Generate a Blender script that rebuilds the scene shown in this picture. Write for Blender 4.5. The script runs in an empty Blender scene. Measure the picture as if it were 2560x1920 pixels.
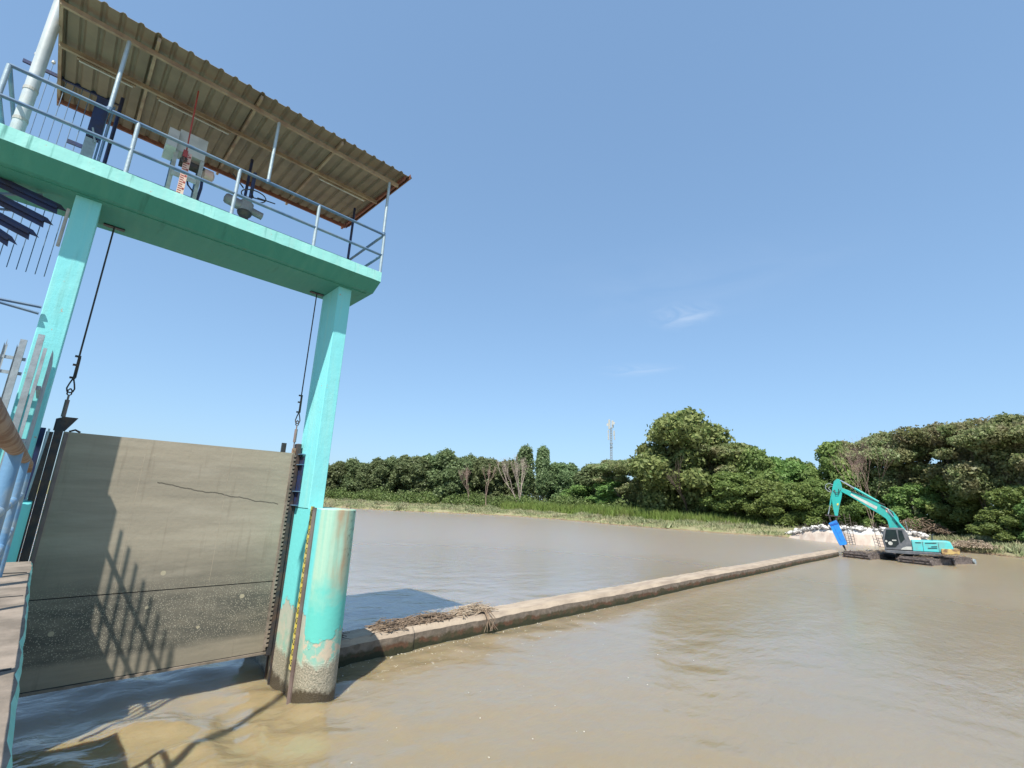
import bpy, bmesh, math, random
import numpy as np
from mathutils import Vector, Matrix
C = bpy.context.scene.collection
sc = bpy.context.scene
R = math.radians
# ------------------------------------------------------------------ camera, world, sun, exposure
yaw, pit, rol = 0.763, 0.240, -0.043
F_ = Vector((math.sin(yaw)*math.cos(pit), math.cos(yaw)*math.cos(pit), math.sin(pit)))
R0 = Vector((math.cos(yaw), -math.sin(yaw), 0)); U0 = R0.cross(F_)
Rt = R0*math.cos(rol) - U0*math.sin(rol); Up = R0*math.sin(rol) + U0*math.cos(rol)
cam = bpy.data.cameras.new('camera'); co = bpy.data.objects.new('camera', cam); C.objects.link(co)
M = Matrix((Rt, Up, -F_)).transposed().to_4x4(); M.translation = Vector((-5.288, -10.624, 4.148))
co.matrix_world = M
cam.sensor_width = 36; cam.lens = 36*1182.46/2560; cam.clip_start = .05; cam.clip_end = 5000
sc.camera = co
sun_dir = Vector((-7.0, -5.05, 12.7)).normalized()
w = bpy.data.worlds.new('World'); sc.world = w; w.use_nodes = True
nt = w.node_tree; nt.nodes.clear()
out = nt.nodes.new('ShaderNodeOutputWorld'); bg = nt.nodes.new('ShaderNodeBackground')
sky = nt.nodes.new('ShaderNodeTexSky'); sky.sky_type = 'NISHITA'; sky.sun_disc = False
sky.sun_elevation = math.asin(sun_dir.z); sky.sun_rotation = math.atan2(sun_dir.x, sun_dir.y)
sky.air_density = 1.0; sky.dust_density = 1.0; sky.ozone_density = 2.0; sky.altitude = 0
bg.inputs[1].default_value = 0.15
gm = nt.nodes.new('ShaderNodeGamma'); gm.inputs[1].default_value = .5
tn = nt.nodes.new('ShaderNodeMix'); tn.data_type = 'RGBA'; tn.blend_type = 'MULTIPLY'; tn.inputs[0].default_value = 1
tn.inputs[7].default_value = (1.05, 1.425, 1.80, 1)
# two faint wisps of high cloud
tcn = nt.nodes.new('ShaderNodeTexCoord')
def wn(t, **k):
    x = nt.nodes.new(t)
    for a, b in k.items(): setattr(x, a, b)
    return x
acc = None
for d0, sx, sz, amp in (((0.8418, 0.3973, 0.3654), 14, 34, .42), ((0.8286, 0.4915, 0.2681), 11, 60, .25), ((.75, .35, .42), 3.0, 12, .10)):
    sb = wn('ShaderNodeVectorMath', operation='SUBTRACT'); sb.inputs[1].default_value = d0; nt.links.new(tcn.outputs['Generated'], sb.inputs[0])
    ml = wn('ShaderNodeVectorMath', operation='MULTIPLY'); ml.inputs[1].default_value = (sx, sx, sz); nt.links.new(sb.outputs[0], ml.inputs[0])
    no = wn('ShaderNodeTexNoise'); no.inputs['Scale'].default_value = 1.3; no.inputs['Detail'].default_value = 7; no.inputs['Distortion'].default_value = .8; nt.links.new(ml.outputs[0], no.inputs['Vector'])
    ln = wn('ShaderNodeVectorMath', operation='LENGTH'); nt.links.new(ml.outputs[0], ln.inputs[0])
    fo = wn('ShaderNodeMapRange'); fo.interpolation_type = 'SMOOTHSTEP'; fo.inputs[1].default_value = 1.15; fo.inputs[2].default_value = 0; nt.links.new(ln.outputs['Value'], fo.inputs[0])
    n2 = wn('ShaderNodeMapRange'); n2.inputs[1].default_value = .38; n2.inputs[2].default_value = .75; n2.inputs[4].default_value = amp; nt.links.new(no.outputs[0], n2.inputs[0])
    pr_ = wn('ShaderNodeMath', operation='MULTIPLY'); nt.links.new(fo.outputs[0], pr_.inputs[0]); nt.links.new(n2.outputs[0], pr_.inputs[1])
    if acc is None: acc = pr_.outputs[0]
    else:
        ad = wn('ShaderNodeMath', operation='ADD'); nt.links.new(acc, ad.inputs[0]); nt.links.new(pr_.outputs[0], ad.inputs[1]); acc = ad.outputs[0]
cm = nt.nodes.new('ShaderNodeMix'); cm.data_type = 'RGBA'; cm.inputs[7].default_value = (3.6, 4.0, 4.6, 1)
nt.links.new(sky.outputs[0], gm.inputs[0]); nt.links.new(gm.outputs[0], tn.inputs[6])
nt.links.new(acc, cm.inputs[0]); nt.links.new(tn.outputs[2], cm.inputs[6]); nt.links.new(cm.outputs[2], bg.inputs[0]); nt.links.new(bg.outputs[0], out.inputs[0])
sl = bpy.data.lights.new('sun', 'SUN'); so = bpy.data.objects.new('sun', sl); C.objects.link(so)
sl.energy = 5.0; sl.angle = R(0.55); sl.color = (1.0, .95, .86)
so.rotation_euler = sun_dir.to_track_quat('Z', 'Y').to_euler()
sc.view_settings.view_transform = 'Standard'; sc.view_settings.look = 'None'
sc.view_settings.exposure = 0.62; sc.view_settings.gamma = 1
sc.render.engine = 'CYCLES'
rnd = random.Random(7); nr = np.random.default_rng(5)

# ------------------------------------------------------------------ materials
def newmat(name):
    m = bpy.data.materials.new(name); m.use_nodes = True
    return m, m.node_tree, m.node_tree.nodes['Principled BSDF']
class NB:
    """small node helper"""
    def __init__(s, nt): s.nt = nt; s.geo = None
    def n(s, t, **k):
        x = s.nt.nodes.new(t)
        for a, b in k.items(): setattr(x, a, b)
        return x
    def l(s, a, b): s.nt.links.new(a, b)
    def pos(s):
        if not s.geo: s.geo = s.n('ShaderNodeNewGeometry')
        return s.geo.outputs['Position']
    def noise(s, scale=(1, 1, 1), sc_=1., det=4, rough=.55, dist=0, off=0):
        mp = s.n('ShaderNodeMapping'); mp.inputs['Scale'].default_value = scale; mp.inputs['Location'].default_value = (off, off*.7, off*.3)
        s.l(s.pos(), mp.inputs[0])
        t = s.n('ShaderNodeTexNoise'); t.inputs['Scale'].default_value = sc_; t.inputs['Detail'].default_value = det
        t.inputs['Roughness'].default_value = rough; t.inputs['Distortion'].default_value = dist
        s.l(mp.outputs[0], t.inputs['Vector']); return t.outputs[0]
    def ramp(s, f, a, b, c0=(0, 0, 0, 1), c1=(1, 1, 1, 1)):
        r = s.n('ShaderNodeValToRGB'); r.color_ramp.elements[0].position = a; r.color_ramp.elements[1].position = b
        r.color_ramp.elements[0].color = c0; r.color_ramp.elements[1].color = c1
        s.l(f, r.inputs[0]); return r.outputs[0]
    def mix(s, f, a, b, mode='MIX'):
        m = s.n('ShaderNodeMix', data_type='RGBA', blend_type=mode)
        if isinstance(f, (int, float)): m.inputs[0].default_value = f
        else: s.l(f, m.inputs[0])
        for i, v in ((6, a), (7, b)):
            if isinstance(v, tuple): m.inputs[i].default_value = (*v[:3], 1)
            else: s.l(v, m.inputs[i])
        return m.outputs[2]
    def math(s, op, a, b=0, c=None):
        m = s.n('ShaderNodeMath', operation=op)
        for i, v in enumerate((a, b) if c is None else (a, b, c)):
            if isinstance(v, (int, float)): m.inputs[i].default_value = v
            else: s.l(v, m.inputs[i])
        return m.outputs[0]
    def xyz(s):
        x = s.n('ShaderNodeSeparateXYZ'); s.l(s.pos(), x.inputs[0]); return x.outputs
    def bump(s, h, st, dist, bs):
        b = s.n('ShaderNodeBump'); b.inputs['Strength'].default_value = st; b.inputs['Distance'].default_value = dist
        s.l(h, b.inputs['Height']); s.l(b.outputs[0], bs.inputs['Normal'])
def simple(name, c, c2=None, rough=.6, metal=0, sc_=6, lo=.4, hi=.65, bump=.2, spec=.5, scale=(1, 1, 1)):
    m, t, b = newmat(name); k = NB(t); c2 = c2 or tuple(x*.75 for x in c)
    n = k.noise(scale, sc_, 5)
    k.l(k.mix(k.ramp(n, lo, hi), c, c2), b.inputs['Base Color'])
    b.inputs['Roughness'].default_value = rough; b.inputs['Metallic'].default_value = metal
    b.inputs['Specular IOR Level'].default_value = spec
    if bump: k.bump(k.noise((1, 1, 1), sc_*4, 4), bump, .02, b)
    return m
TEAL = (.21, .64, .66)
# turquoise paint on concrete, with pale drips, cracks and pits
def teal_mat(name, streak=.5, base=TEAL, fascia=False):
    m, t, b = newmat(name); k = NB(t)
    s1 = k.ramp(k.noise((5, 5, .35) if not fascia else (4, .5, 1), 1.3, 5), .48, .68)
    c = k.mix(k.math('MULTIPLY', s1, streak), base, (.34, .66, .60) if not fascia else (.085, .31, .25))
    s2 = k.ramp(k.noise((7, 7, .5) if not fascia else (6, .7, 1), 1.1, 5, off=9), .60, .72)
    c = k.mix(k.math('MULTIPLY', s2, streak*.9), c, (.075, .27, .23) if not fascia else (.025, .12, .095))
    c = c if fascia else k.mix(k.math('MULTIPLY', k.ramp(k.noise((1, 1, 1), .9, 4, off=3), .45, .7), .25), c, (.24, .62, .58))
    pk = k.ramp(k.noise((1, 1, 1), 5.5, 6, .7, off=21), .655, .675)
    c = k.mix(pk, c, (.42, .36, .28) if not fascia else (.06, .20, .16))
    k.l(c, b.inputs['Base Color']); b.inputs['Roughness'].default_value = .62; b.inputs['Specular IOR Level'].default_value = .3
    h = k.math('ADD', k.math('MULTIPLY', k.noise((1, 1, 1), 3, 6, .6), 1.2), k.math('MULTIPLY', k.ramp(k.noise((1, 1, 1), 26, 2), .70, .76), -.5))
    k.bump(h, .32, .035, b); return m
M_teal = teal_mat('turquoise_paint', .35); M_slab = teal_mat('turquoise_slab_paint', .95, (.29, .66, .60)); M_soff = teal_mat('shaded_soffit_green', .5, (.055, .27, .225), True)  # soffit: stained green, darkened further with underside shade in the colour
# slab fascia: weathered, more dirt and bare spots towards the top edge
m, t, b = newmat('pier_paint'); k = NB(t); x, y, z = k.xyz()
nz = k.math('MULTIPLY', k.math('SUBTRACT', k.noise((1, 1, 1), 2.2, 5), .5), 1.3)
nf = k.math('MULTIPLY', k.math('SUBTRACT', k.noise((1, 1, 1), 7, 5, off=4), .5), .5)
zz = k.math('ADD', k.math('ADD', z, nz), nf)
def step(v, a, w_): 
    r = k.n('ShaderNodeMapRange'); r.inputs[1].default_value = a-w_; r.inputs[2].default_value = a+w_; k.l(v, r.inputs[0]); return r.outputs[0]
side = step(x, -.805, .01)     # 0 on the flat inner face, 1 on the rounded nose
streak = k.ramp(k.noise((9, 9, .22), 1.2, 4), .4, .62)
faded = k.mix(streak, (.25, .50, .40), (.36, .54, .42))
tan = k.ramp(k.noise((3.2, 3.2, .5), 1.0, 4, off=2.6), .36, .56)
un_ = k.math('ADD', k.math('MULTIPLY_ADD', x, 2.18, .876), k.math('MULTIPLY_ADD', y, -1.0, .02))
un_ = k.math('ADD', un_, k.math('MULTIPLY', k.math('SUBTRACT', k.noise((1, 1, .7), 2.5, 4, off=41), .5), .5))
xr = k.math('SUBTRACT', 1, step(k.math('ABSOLUTE', k.math('SUBTRACT', un_, .42)), .36, .20))
faded = k.mix(k.math('MULTIPLY', k.math('MULTIPLY', tan, xr), .95), faded, (.36, .27, .17))
top = k.mix(side, (.155, .60, .60), faded)
mid = k.mix(side, (.155, .60, .60), (.12, .50, .44))
c = k.mix(step(zz, 2.15, .35), mid, top)
peel_h = k.math('ADD', k.math('MULTIPLY', side, -.45), 1.72)
pz = k.math('SUBTRACT', zz, peel_h)
c = k.mix(step(pz, 0, .03), k.mix(side, (.40, .42, .35), k.mix(k.ramp(k.noise((1, 1, 1), 4.5, 6, .65, off=51), .46, .52), (.22, .43, .36), (.50, .42, .32))), c)
c = k.mix(step(pz, -.42, .09), k.mix(k.ramp(k.noise((1, 1, 1), 3, 5, off=7), .4, .6), (.24, .42, .34), (.42, .42, .34)), c)
z2 = k.math('ADD', z, k.math('MULTIPLY', k.math('SUBTRACT', k.noise((1, 1, 1), 5, 5), .5), .25))
z2 = k.math('ADD', z2, k.math('MULTIPLY', k.math('SUBTRACT', k.noise((1, 1, .6), 1.9, 6, .7, off=17), .5), .7))
c = k.mix(step(z2, .80, .09), k.mix(k.ramp(k.noise((1, 1, 1), 30, 4), .4, .6), (.23, .22, .17), (.36, .32, .25)), c)
c = k.mix(step(z2, .24, .05), (.075, .06, .04), c)
vz = k.n('ShaderNodeTexVoronoi'); vz.inputs['Scale'].default_value = 9; k.l(k.pos(), vz.inputs[0])
pits = k.math('MULTIPLY', k.ramp(k.noise((2, 2, 1), 9, 5, .7, off=13), .56, .60), k.math('MULTIPLY', step(x, -.22, .1), step(z, 2.7, .15)))
c = k.mix(pits, c, (.07, .08, .06))
k.l(c, b.inputs['Base Color'])
k.l(k.math('SUBTRACT', .75, k.math('MULTIPLY', k.math('SUBTRACT', 1, step(z2, .32, .05)), .45)), b.inputs['Roughness'])
b.inputs['Specular IOR Level'].default_value = .3
hh = k.math('ADD', k.math('MULTIPLY', step(pz, 0, .03), .4), k.math('MULTIPLY', k.math('SUBTRACT', 1, step(z2, .8, .05)), k.math('MULTIPLY', k.noise((1, 1, 1), 34, 4), 2.2)))
k.bump(k.math('ADD', hh, k.math('MULTIPLY', k.noise((1, 1, 1), 9, 5), .4)), .5, .03, b)
M_pier = m
# gate leaf skin
m, t, b = newmat('gate_skin'); k = NB(t); x, y, z = k.xyz()
c = k.mix(k.ramp(k.noise((.35, 1, 4), 1, 7, .72), .36, .66), (.35, .30, .225), (.265, .23, .175))
c = k.mix(k.math('MULTIPLY', k.ramp(k.noise((.5, 1, 3), 1.3, 5, off=4), .5, .7), .7), c, (.385, .335, .26))
c = k.mix(k.math('MULTIPLY', k.ramp(k.noise((8, 1, .7), 1, 4, off=8), .58, .74), .35), c, (.15, .115, .08))
low = k.math('SUBTRACT', 1, step(k.math('ADD', z, k.math('MULTIPLY', nf if False else k.noise((.6, 1, 1), 1.2, 4), .8)), 2.85, .55))
low = k.math('MULTIPLY', low, k.math('MULTIPLY_ADD', step(k.math('ADD', z, k.math('MULTIPLY', k.noise((1, 1, 1), 2, 3, off=2), .12)), 1.08, .06), .65, .35))
c = k.mix(k.math('MULTIPLY', low, k.math('MULTIPLY_ADD', k.ramp(k.noise((.5, 1, 2), 2.2, 6, .7, off=6), .35, .6), .35, .58)), c, (.085, .083, .07))
vo = k.n('ShaderNodeTexVoronoi'); vo.inputs['Scale'].default_value = 36; k.l(k.pos(), vo.inputs[0])
sp = k.math('MULTIPLY', k.math('LESS_THAN', vo.outputs['Distance'], .30), k.ramp(k.noise((1, 1, 1), 7, 3, off=5), .30, .46))
band = k.math('MULTIPLY', k.math('SUBTRACT', 1, step(k.math('ADD', z, k.math('MULTIPLY', k.noise((1, 1, 1), 2, 3), .5)), 2.45, .25)), step(z, 1.05, .15))
c = k.mix(k.math('MULTIPLY', k.math('MULTIPLY', sp, band), .75), c, (.42, .38, .29))
vo2 = k.n('ShaderNodeTexVoronoi'); vo2.inputs['Scale'].default_value = 1.5; k.l(k.pos(), vo2.inputs[0])
sp2 = k.math('MULTIPLY', k.math('LESS_THAN', vo2.outputs['Distance'], .075), k.math('LESS_THAN', z, 3.0))
c = k.mix(k.math('MULTIPLY', sp2, .8), c, (.45, .39, .27))
# a wandering dark scratch and scum lines
cr = k.math('ABSOLUTE', k.math('SUBTRACT', z, k.math('ADD', k.math('MULTIPLY_ADD', x, -.16, 3.53), k.math('MULTIPLY', k.noise((2.4, 1, .3), 1, 5), .18))))
crm = k.math('MULTIPLY', k.math('LESS_THAN', cr, .012), k.math('MULTIPLY', k.math('GREATER_THAN', x, -3.6), k.math('LESS_THAN', x, -1.2)))
c = k.mix(k.math('MULTIPLY', crm, .75), c, (.05, .045, .035))
k.l(c, b.inputs['Base Color']); b.inputs['Roughness'].default_value = .7; b.inputs['Specular IOR Level'].default_value = .3
k.bump(k.noise((1, 1, 1), 12, 6), .25, .02, b)
M_gate = m
M_steel = simple('dark_steel', (.035, .035, .04), (.09, .06, .045), .6, .2, 5)
M_navy = simple('navy_painted_steel', (.02, .035, .11), (.03, .03, .05), .5, .1, 5)
M_rail = simple('blue_grey_pipe_paint', (.075, .15, .26), (.15, .22, .28), .45, .1, 3, .42, .66, .1)
M_railfg = simple('worn_blue_pipe_paint', (.13, .27, .43), (.30, .36, .38), .5, .1, 4, .45, .62)
M_rust = simple('rusty_pipe', (.21, .12, .07), (.34, .25, .18), .85, .1, 9, .42, .6, .5)
M_rust2 = simple('rust_trim', (.20, .075, .045), (.13, .05, .035), .75, 0, 8)
M_sheet = simple('roof_sheet_underside', (.205, .17, .115), (.155, .128, .09), .65, 0, 2.5, .35, .7, .1)
M_tube = simple('roof_steel_section', (.33, .265, .175), (.22, .15, .10), .6, .1, 3)
M_post = simple('galvanised_post', (.42, .50, .52), (.33, .42, .46), .35, .3, 4)
M_white = simple('white_painted_steel', (.50, .50, .46), (.38, .38, .35), .45, 0, 3)
M_pole = simple('white_pole_paint', (.43, .48, .49), (.35, .40, .41), .45, 0, 2)
M_galv = simple('galvanised_pale', (.33, .38, .40), (.25, .28, .30), .5, .3, 6)
M_grey = simple('grey_actuator_paint', (.25, .23, .23), (.17, .16, .16), .5, .1, 5)
M_red = simple('red_paint', (.38, .05, .04), (.24, .04, .03), .5, 0, 5)
M_yellow = simple('yellow_board', (.62, .50, .06), (.55, .48, .20), .5, 0, 6)
M_black = simple('black_paint', (.03, .03, .03), None, .5, 0, 6)
M_brown = simple('brown_steel_channel', (.17, .12, .11), (.24, .18, .16), .6, .1, 3)
M_staff = simple('pink_staff_face', (.62, .40, .33), (.66, .50, .40), .6, 0, 6)
M_conduit = simple('grey_conduit', (.42, .42, .38), None, .6, 0, 6)
M_deck = simple('weathered_concrete_deck', (.25, .205, .165), (.14, .115, .09), .85, 0, 3.5, .35, .65, .5)
M_old_w = simple('weld_seam', (.42, .35, .26), None, .8, 0, 6, bump=0)
M_rebar = simple('rebar', (.08, .06, .05), None, .8, 0, 6)
M_wood = simple('driftwood', (.22, .16, .11), (.12, .085, .06), .9, 0, 8)
M_log = simple('pale_driftwood', (.36, .29, .21), (.22, .16, .11), .9, 0, 8)
# weir concrete
m, t, b = newmat('weir_concrete'); k = NB(t); x, y, z = k.xyz()
c = k.mix(k.ramp(k.noise((.5, 2, 2), 1.6, 6, .65), .4, .62), (.37, .30, .225), (.27, .215, .165))
z2 = k.math('ADD', z, k.math('MULTIPLY', k.math('SUBTRACT', k.noise((1, 1, 1), 2.2, 6, .65), .5), .42))
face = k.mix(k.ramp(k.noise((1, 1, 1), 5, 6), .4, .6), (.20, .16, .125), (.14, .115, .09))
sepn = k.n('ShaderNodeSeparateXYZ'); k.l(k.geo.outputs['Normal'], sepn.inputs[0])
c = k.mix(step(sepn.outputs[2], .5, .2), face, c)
c = k.mix(step(z2, .27, .035), k.mix(k.ramp(k.noise((1, 1, 1), 2.1, 3), .45, .55), (.105, .055, .032), (.065, .055, .03)), c)
c = k.mix(step(z2, .14, .03), (.035, .036, .018), c)
k.l(c, b.inputs['Base Color']); b.inputs['Roughness'].default_value = .8; b.inputs['Specular IOR Level'].default_value = .3
k.bump(k.noise((1, 1, 1), 10, 7, .65), .5, .05, b); M_weir = m
# muddy water
m, t, b = newmat('muddy_water'); k = NB(t); x, y, z = k.xyz()
c = k.mix(k.ramp(k.noise((.35, 1, 1), .22, 5, dist=.6), .35, .65), (.235, .190, .125), (.262, .212, .142))
near = k.math('SUBTRACT', 1, step(k.math('ADD', k.math('ADD', x, k.math('MULTIPLY', y, .4)), k.math('MULTIPLY', k.noise((1, 1, 1), .8, 4), 5)), 6.5, 5))
c = k.mix(k.math('MULTIPLY', near, .65), c, (.252, .195, .098))
up = k.math('MULTIPLY', step(y, 3, 2), .8)
c = k.mix(up, c, (.27, .232, .192))
# foam flecks along the downstream side of the weir and pier
fm = k.math('MULTIPLY', k.ramp(k.noise((1, 1, 1), 4.5, 7, .75, .8), .60, .66), k.math('MULTIPLY', k.math('SUBTRACT', 1, step(k.math('ABSOLUTE', k.math('SUBTRACT', y, .9)), .7, .5)), k.math('MULTIPLY', step(x, -.3, .4), k.math('SUBTRACT', 1, step(x, 16, 6)))))
c = k.mix(k.math('MULTIPLY', fm, .8), c, (.62, .58, .48))
k.l(c, b.inputs['Base Color'])
cd = k.n('ShaderNodeVectorMath', operation='LENGTH'); k.l(k.pos(), cd.inputs[0])
b.inputs['Subsurface Weight'].default_value = .85; b.inputs['Subsurface Radius'].default_value = (1.0, .55, .22); b.inputs['Subsurface Scale'].default_value = .38
b.inputs['IOR'].default_value = 1.7; k.l(k.math('MULTIPLY_ADD', step(cd.outputs['Value'], 22, 16), .2, .12), b.inputs['Roughness'])
def waves(sc_, st, off, a=.45):
    return k.math('MULTIPLY', k.noise((.75, 1.25, 1), sc_, 3, .5, .4, off), st)
h = k.math('ADD', k.math('ADD', waves(1.1, .9, 0), waves(3.4, .42, 5)), waves(10, .13, 9))
tm = k.math('SUBTRACT', 1, step(k.math('ADD', k.math('ABSOLUTE', k.math('ADD', x, 3.2)), k.math('ABSOLUTE', k.math('ADD', y, .3))), 3.2, 2.2))
h = k.math('MULTIPLY', h, k.math('ADD', k.math('MULTIPLY', tm, .8), k.math('MULTIPLY_ADD', step(cd.outputs['Value'], 18, 16), -.35, 1.0)))
k.bump(h, .36, .09, b); M_water = m
# bank ground
m, t, b = newmat('river_bank_soil'); k = NB(t)
c = k.mix(k.ramp(k.noise((1, 1, 1), .28, 6, .6), .42, .58), (.19, .205, .095), (.27, .245, .145))
c = k.mix(k.ramp(k.noise((1, 1, 1), .16, 5, .6, off=31), .60, .68), c, (.30, .225, .15))
x, y, z = k.xyz()
c = k.mix(step(k.math('ADD', z, k.math('MULTIPLY', k.noise((1, 1, 1), .6, 4), .5)), .42, .12), (.20, .145, .095), c)
k.l(c, b.inputs['Base Color']); b.inputs['Roughness'].default_value = .95; b.inputs['Specular IOR Level'].default_value = .1
k.bump(k.noise((1, 1, 1), 2.2, 6, .7), .8, .3, b); M_bank = m
def leafmat(name, c1, c2, c3, tr=.25):
    m, t, b = newmat(name); k = NB(t); k.pos()
    rn = k.geo.outputs['Random Per Island']
    c = k.mix(k.ramp(rn, .1, .9), c1, c2)
    c = k.mix(k.ramp(k.noise((1, 1, 1), .35, 4), .45, .62), c, c3)
    oi = k.n('ShaderNodeObjectInfo')
    hs = k.n('ShaderNodeHueSaturation'); k.l(c, hs.inputs['Color'])
    k.l(k.math('MULTIPLY_ADD', oi.outputs['Random'], .05, .475), hs.inputs['Hue']); k.l(k.math('MULTIPLY_ADD', oi.outputs['Random'], .4, .8), hs.inputs['Value'])
    d = k.n('ShaderNodeBsdfDiffuse'); tl = k.n('ShaderNodeBsdfTranslucent'); mx = k.n('ShaderNodeMixShader'); mx.inputs[0].default_value = tr
    gl = k.n('ShaderNodeBsdfGlossy'); gl.inputs['Roughness'].default_value = .45; m2 = k.n('ShaderNodeMixShader'); m2.inputs[0].default_value = .015
    k.l(hs.outputs[0], d.inputs[0]); k.l(hs.outputs[0], tl.inputs[0]); k.l(d.outputs[0], mx.inputs[1]); k.l(tl.outputs[0], mx.inputs[2])
    k.l(mx.outputs[0], m2.inputs[1]); k.l(gl.outputs[0], m2.inputs[2])
    k.l(m2.outputs[0], t.nodes['Material Output'].inputs[0]); t.nodes.remove(b); return m
L_m = leafmat('mangrove_leaves', (.12, .17, .075), (.23, .285, .135), (.16, .205, .095), .45)
L_b = leafmat('broad_leaves', (.10, .15, .045), (.29, .32, .12), (.19, .22, .08), .4)
L_f = leafmat('feathery_leaves', (.15, .20, .075), (.30, .32, .15), (.24, .225, .12), .45)
L_g = leafmat('bright_leaves', (.14, .225, .065), (.26, .35, .11), (.17, .255, .08), .45)
L_u = leafmat('undergrowth_leaves', (.075, .12, .035), (.17, .21, .07), (.11, .14, .05))
L_gr = leafmat('grass_blades', (.19, .22, .105), (.30, .31, .17), (.31, .28, .18), .3)
L_rd = leafmat('reed_blades', (.13, .20, .045), (.21, .28, .075), (.17, .21, .06), .3)
M_bark = simple('bark', (.09, .07, .05), (.15, .12, .09), .9, 0, 4)
M_dead = simple('bleached_bark', (.36, .30, .26), (.27, .21, .18), .9, 0, 4)

# ------------------------------------------------------------------ mesh helpers
class MB:
    def __init__(s): s.v = []; s.f = []
    def add(s, vs, fs):
        n = len(s.v); s.v += [tuple(p) for p in vs]; s.f += [tuple(i+n for i in f) for f in fs]; return s
    def box(s, x0, x1, y0, y1, z0, z1):
        return s.add([(x, y, z) for x in (x0, x1) for y in (y0, y1) for z in (z0, z1)],
                     [(0, 1, 3, 2), (4, 6, 7, 5), (0, 4, 5, 1), (2, 3, 7, 6), (0, 2, 6, 4), (1, 5, 7, 3)])
    def bar(s, a, b, w_, h_, up=(0, 0, 1)):
        a, b = Vector(a), Vector(b); d = (b-a).normalized(); u = Vector(up)
        if abs(d.dot(u)) > .95: u = Vector((0, 1, 0))
        r = d.cross(u).normalized()*w_/2; u = r.cross(d).normalized()*h_/2
        q = [a-r-u, a+r-u, a+r+u, a-r+u, b-r-u, b+r-u, b+r+u, b-r+u]
        return s.add(q, [(0, 3, 2, 1), (4, 5, 6, 7), (0, 1, 5, 4), (1, 2, 6, 5), (2, 3, 7, 6), (3, 0, 4, 7)])
    def tube(s, pts, r, n=10, r2=None):
        pts = [Vector(p) for p in pts]; m_ = len(pts); rs = [r]*m_ if r2 is None else [r+(r2-r)*i/(m_-1) for i in range(m_)]
        vs = []; prev = None
        for i, p in enumerate(pts):
            d = (pts[min(i+1, m_-1)]-pts[max(i-1, 0)]).normalized()
            if prev is None: u = d.orthogonal().normalized()
            else: u = (prev - d*prev.dot(d)).normalized()
            prev = u; v = d.cross(u)
            vs += [p + (u*math.cos(2*math.pi*j/n)+v*math.sin(2*math.pi*j/n))*rs[i] for j in range(n)]
        fs = [(i*n+j, i*n+(j+1) % n, (i+1)*n+(j+1) % n, (i+1)*n+j) for i in range(m_-1) for j in range(n)]
        fs += [tuple(range(n))[::-1], tuple((m_-1)*n+j for j in range(n))]
        return s.add(vs, fs)
    def lathe(s, prof, c, axis=(0, 0, 1), n=20):
        ax = Vector(axis).normalized(); u = ax.orthogonal().normalized(); v = ax.cross(u); c = Vector(c); vs = []
        for (r, h) in prof: vs += [c+ax*h+(u*math.cos(2*math.pi*j/n)+v*math.sin(2*math.pi*j/n))*r for j in range(n)]
        m_ = len(prof); fs = [(i*n+j, i*n+(j+1) % n, (i+1)*n+(j+1) % n, (i+1)*n+j) for i in range(m_-1) for j in range(n)]
        fs += [tuple(range(n))[::-1], tuple((m_-1)*n+j for j in range(n))]
        return s.add(vs, fs)
    def prism(s, poly, f0, f1):
        """poly: 2D list; f0/f1 map a 2D point to the two end positions"""
        n = len(poly); vs = [f0(p) for p in poly]+[f1(p) for p in poly]
        fs = [tuple(range(n))[::-1], tuple(range(n, 2*n))]+[(i, (i+1) % n, n+(i+1) % n, n+i) for i in range(n)]
        return s.add(vs, fs)
    def build(s, name, mt, parent=None, bevel=0, smooth=False, fix=True):
        me = bpy.data.meshes.new(name); me.from_pydata(s.v, [], s.f); me.materials.append(mt)
        if fix:
            bm = bmesh.new(); bm.from_mesh(me); bmesh.ops.recalc_face_normals(bm, faces=bm.faces); bm.to_mesh(me); bm.free()
        if smooth:
            me.polygons.foreach_set('use_smooth', [True]*len(me.polygons)); me.set_sharp_from_angle(angle=R(40))
        o = bpy.data.objects.new(name, me); C.objects.link(o)
        if bevel:
            bv = o.modifiers.new('bevel', 'BEVEL'); bv.width = bevel; bv.segments = 2; bv.limit_method = 'ANGLE'
        if parent: o.parent = parent
        return o
def place(root, loc):
    """move a root Empty to its base while the children keep their world positions"""
    root.location = loc
    for c in root.children:
        c.location = Vector(c.location) - Vector(loc)
def tag(o, label=None, cat=None, group=None, kind=None):
    if label: o['label'] = label
    if cat: o['category'] = cat
    if group: o['group'] = group
    if kind: o['kind'] = kind
    return o
def thing(name, label, cat, group=None):
    o = bpy.data.objects.new(name, None); o.empty_display_size = .3; C.objects.link(o); return tag(o, label, cat, group)
def lin(a, b, t): return tuple(a[i]+(b[i]-a[i])*t for i in range(len(a)))

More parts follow.
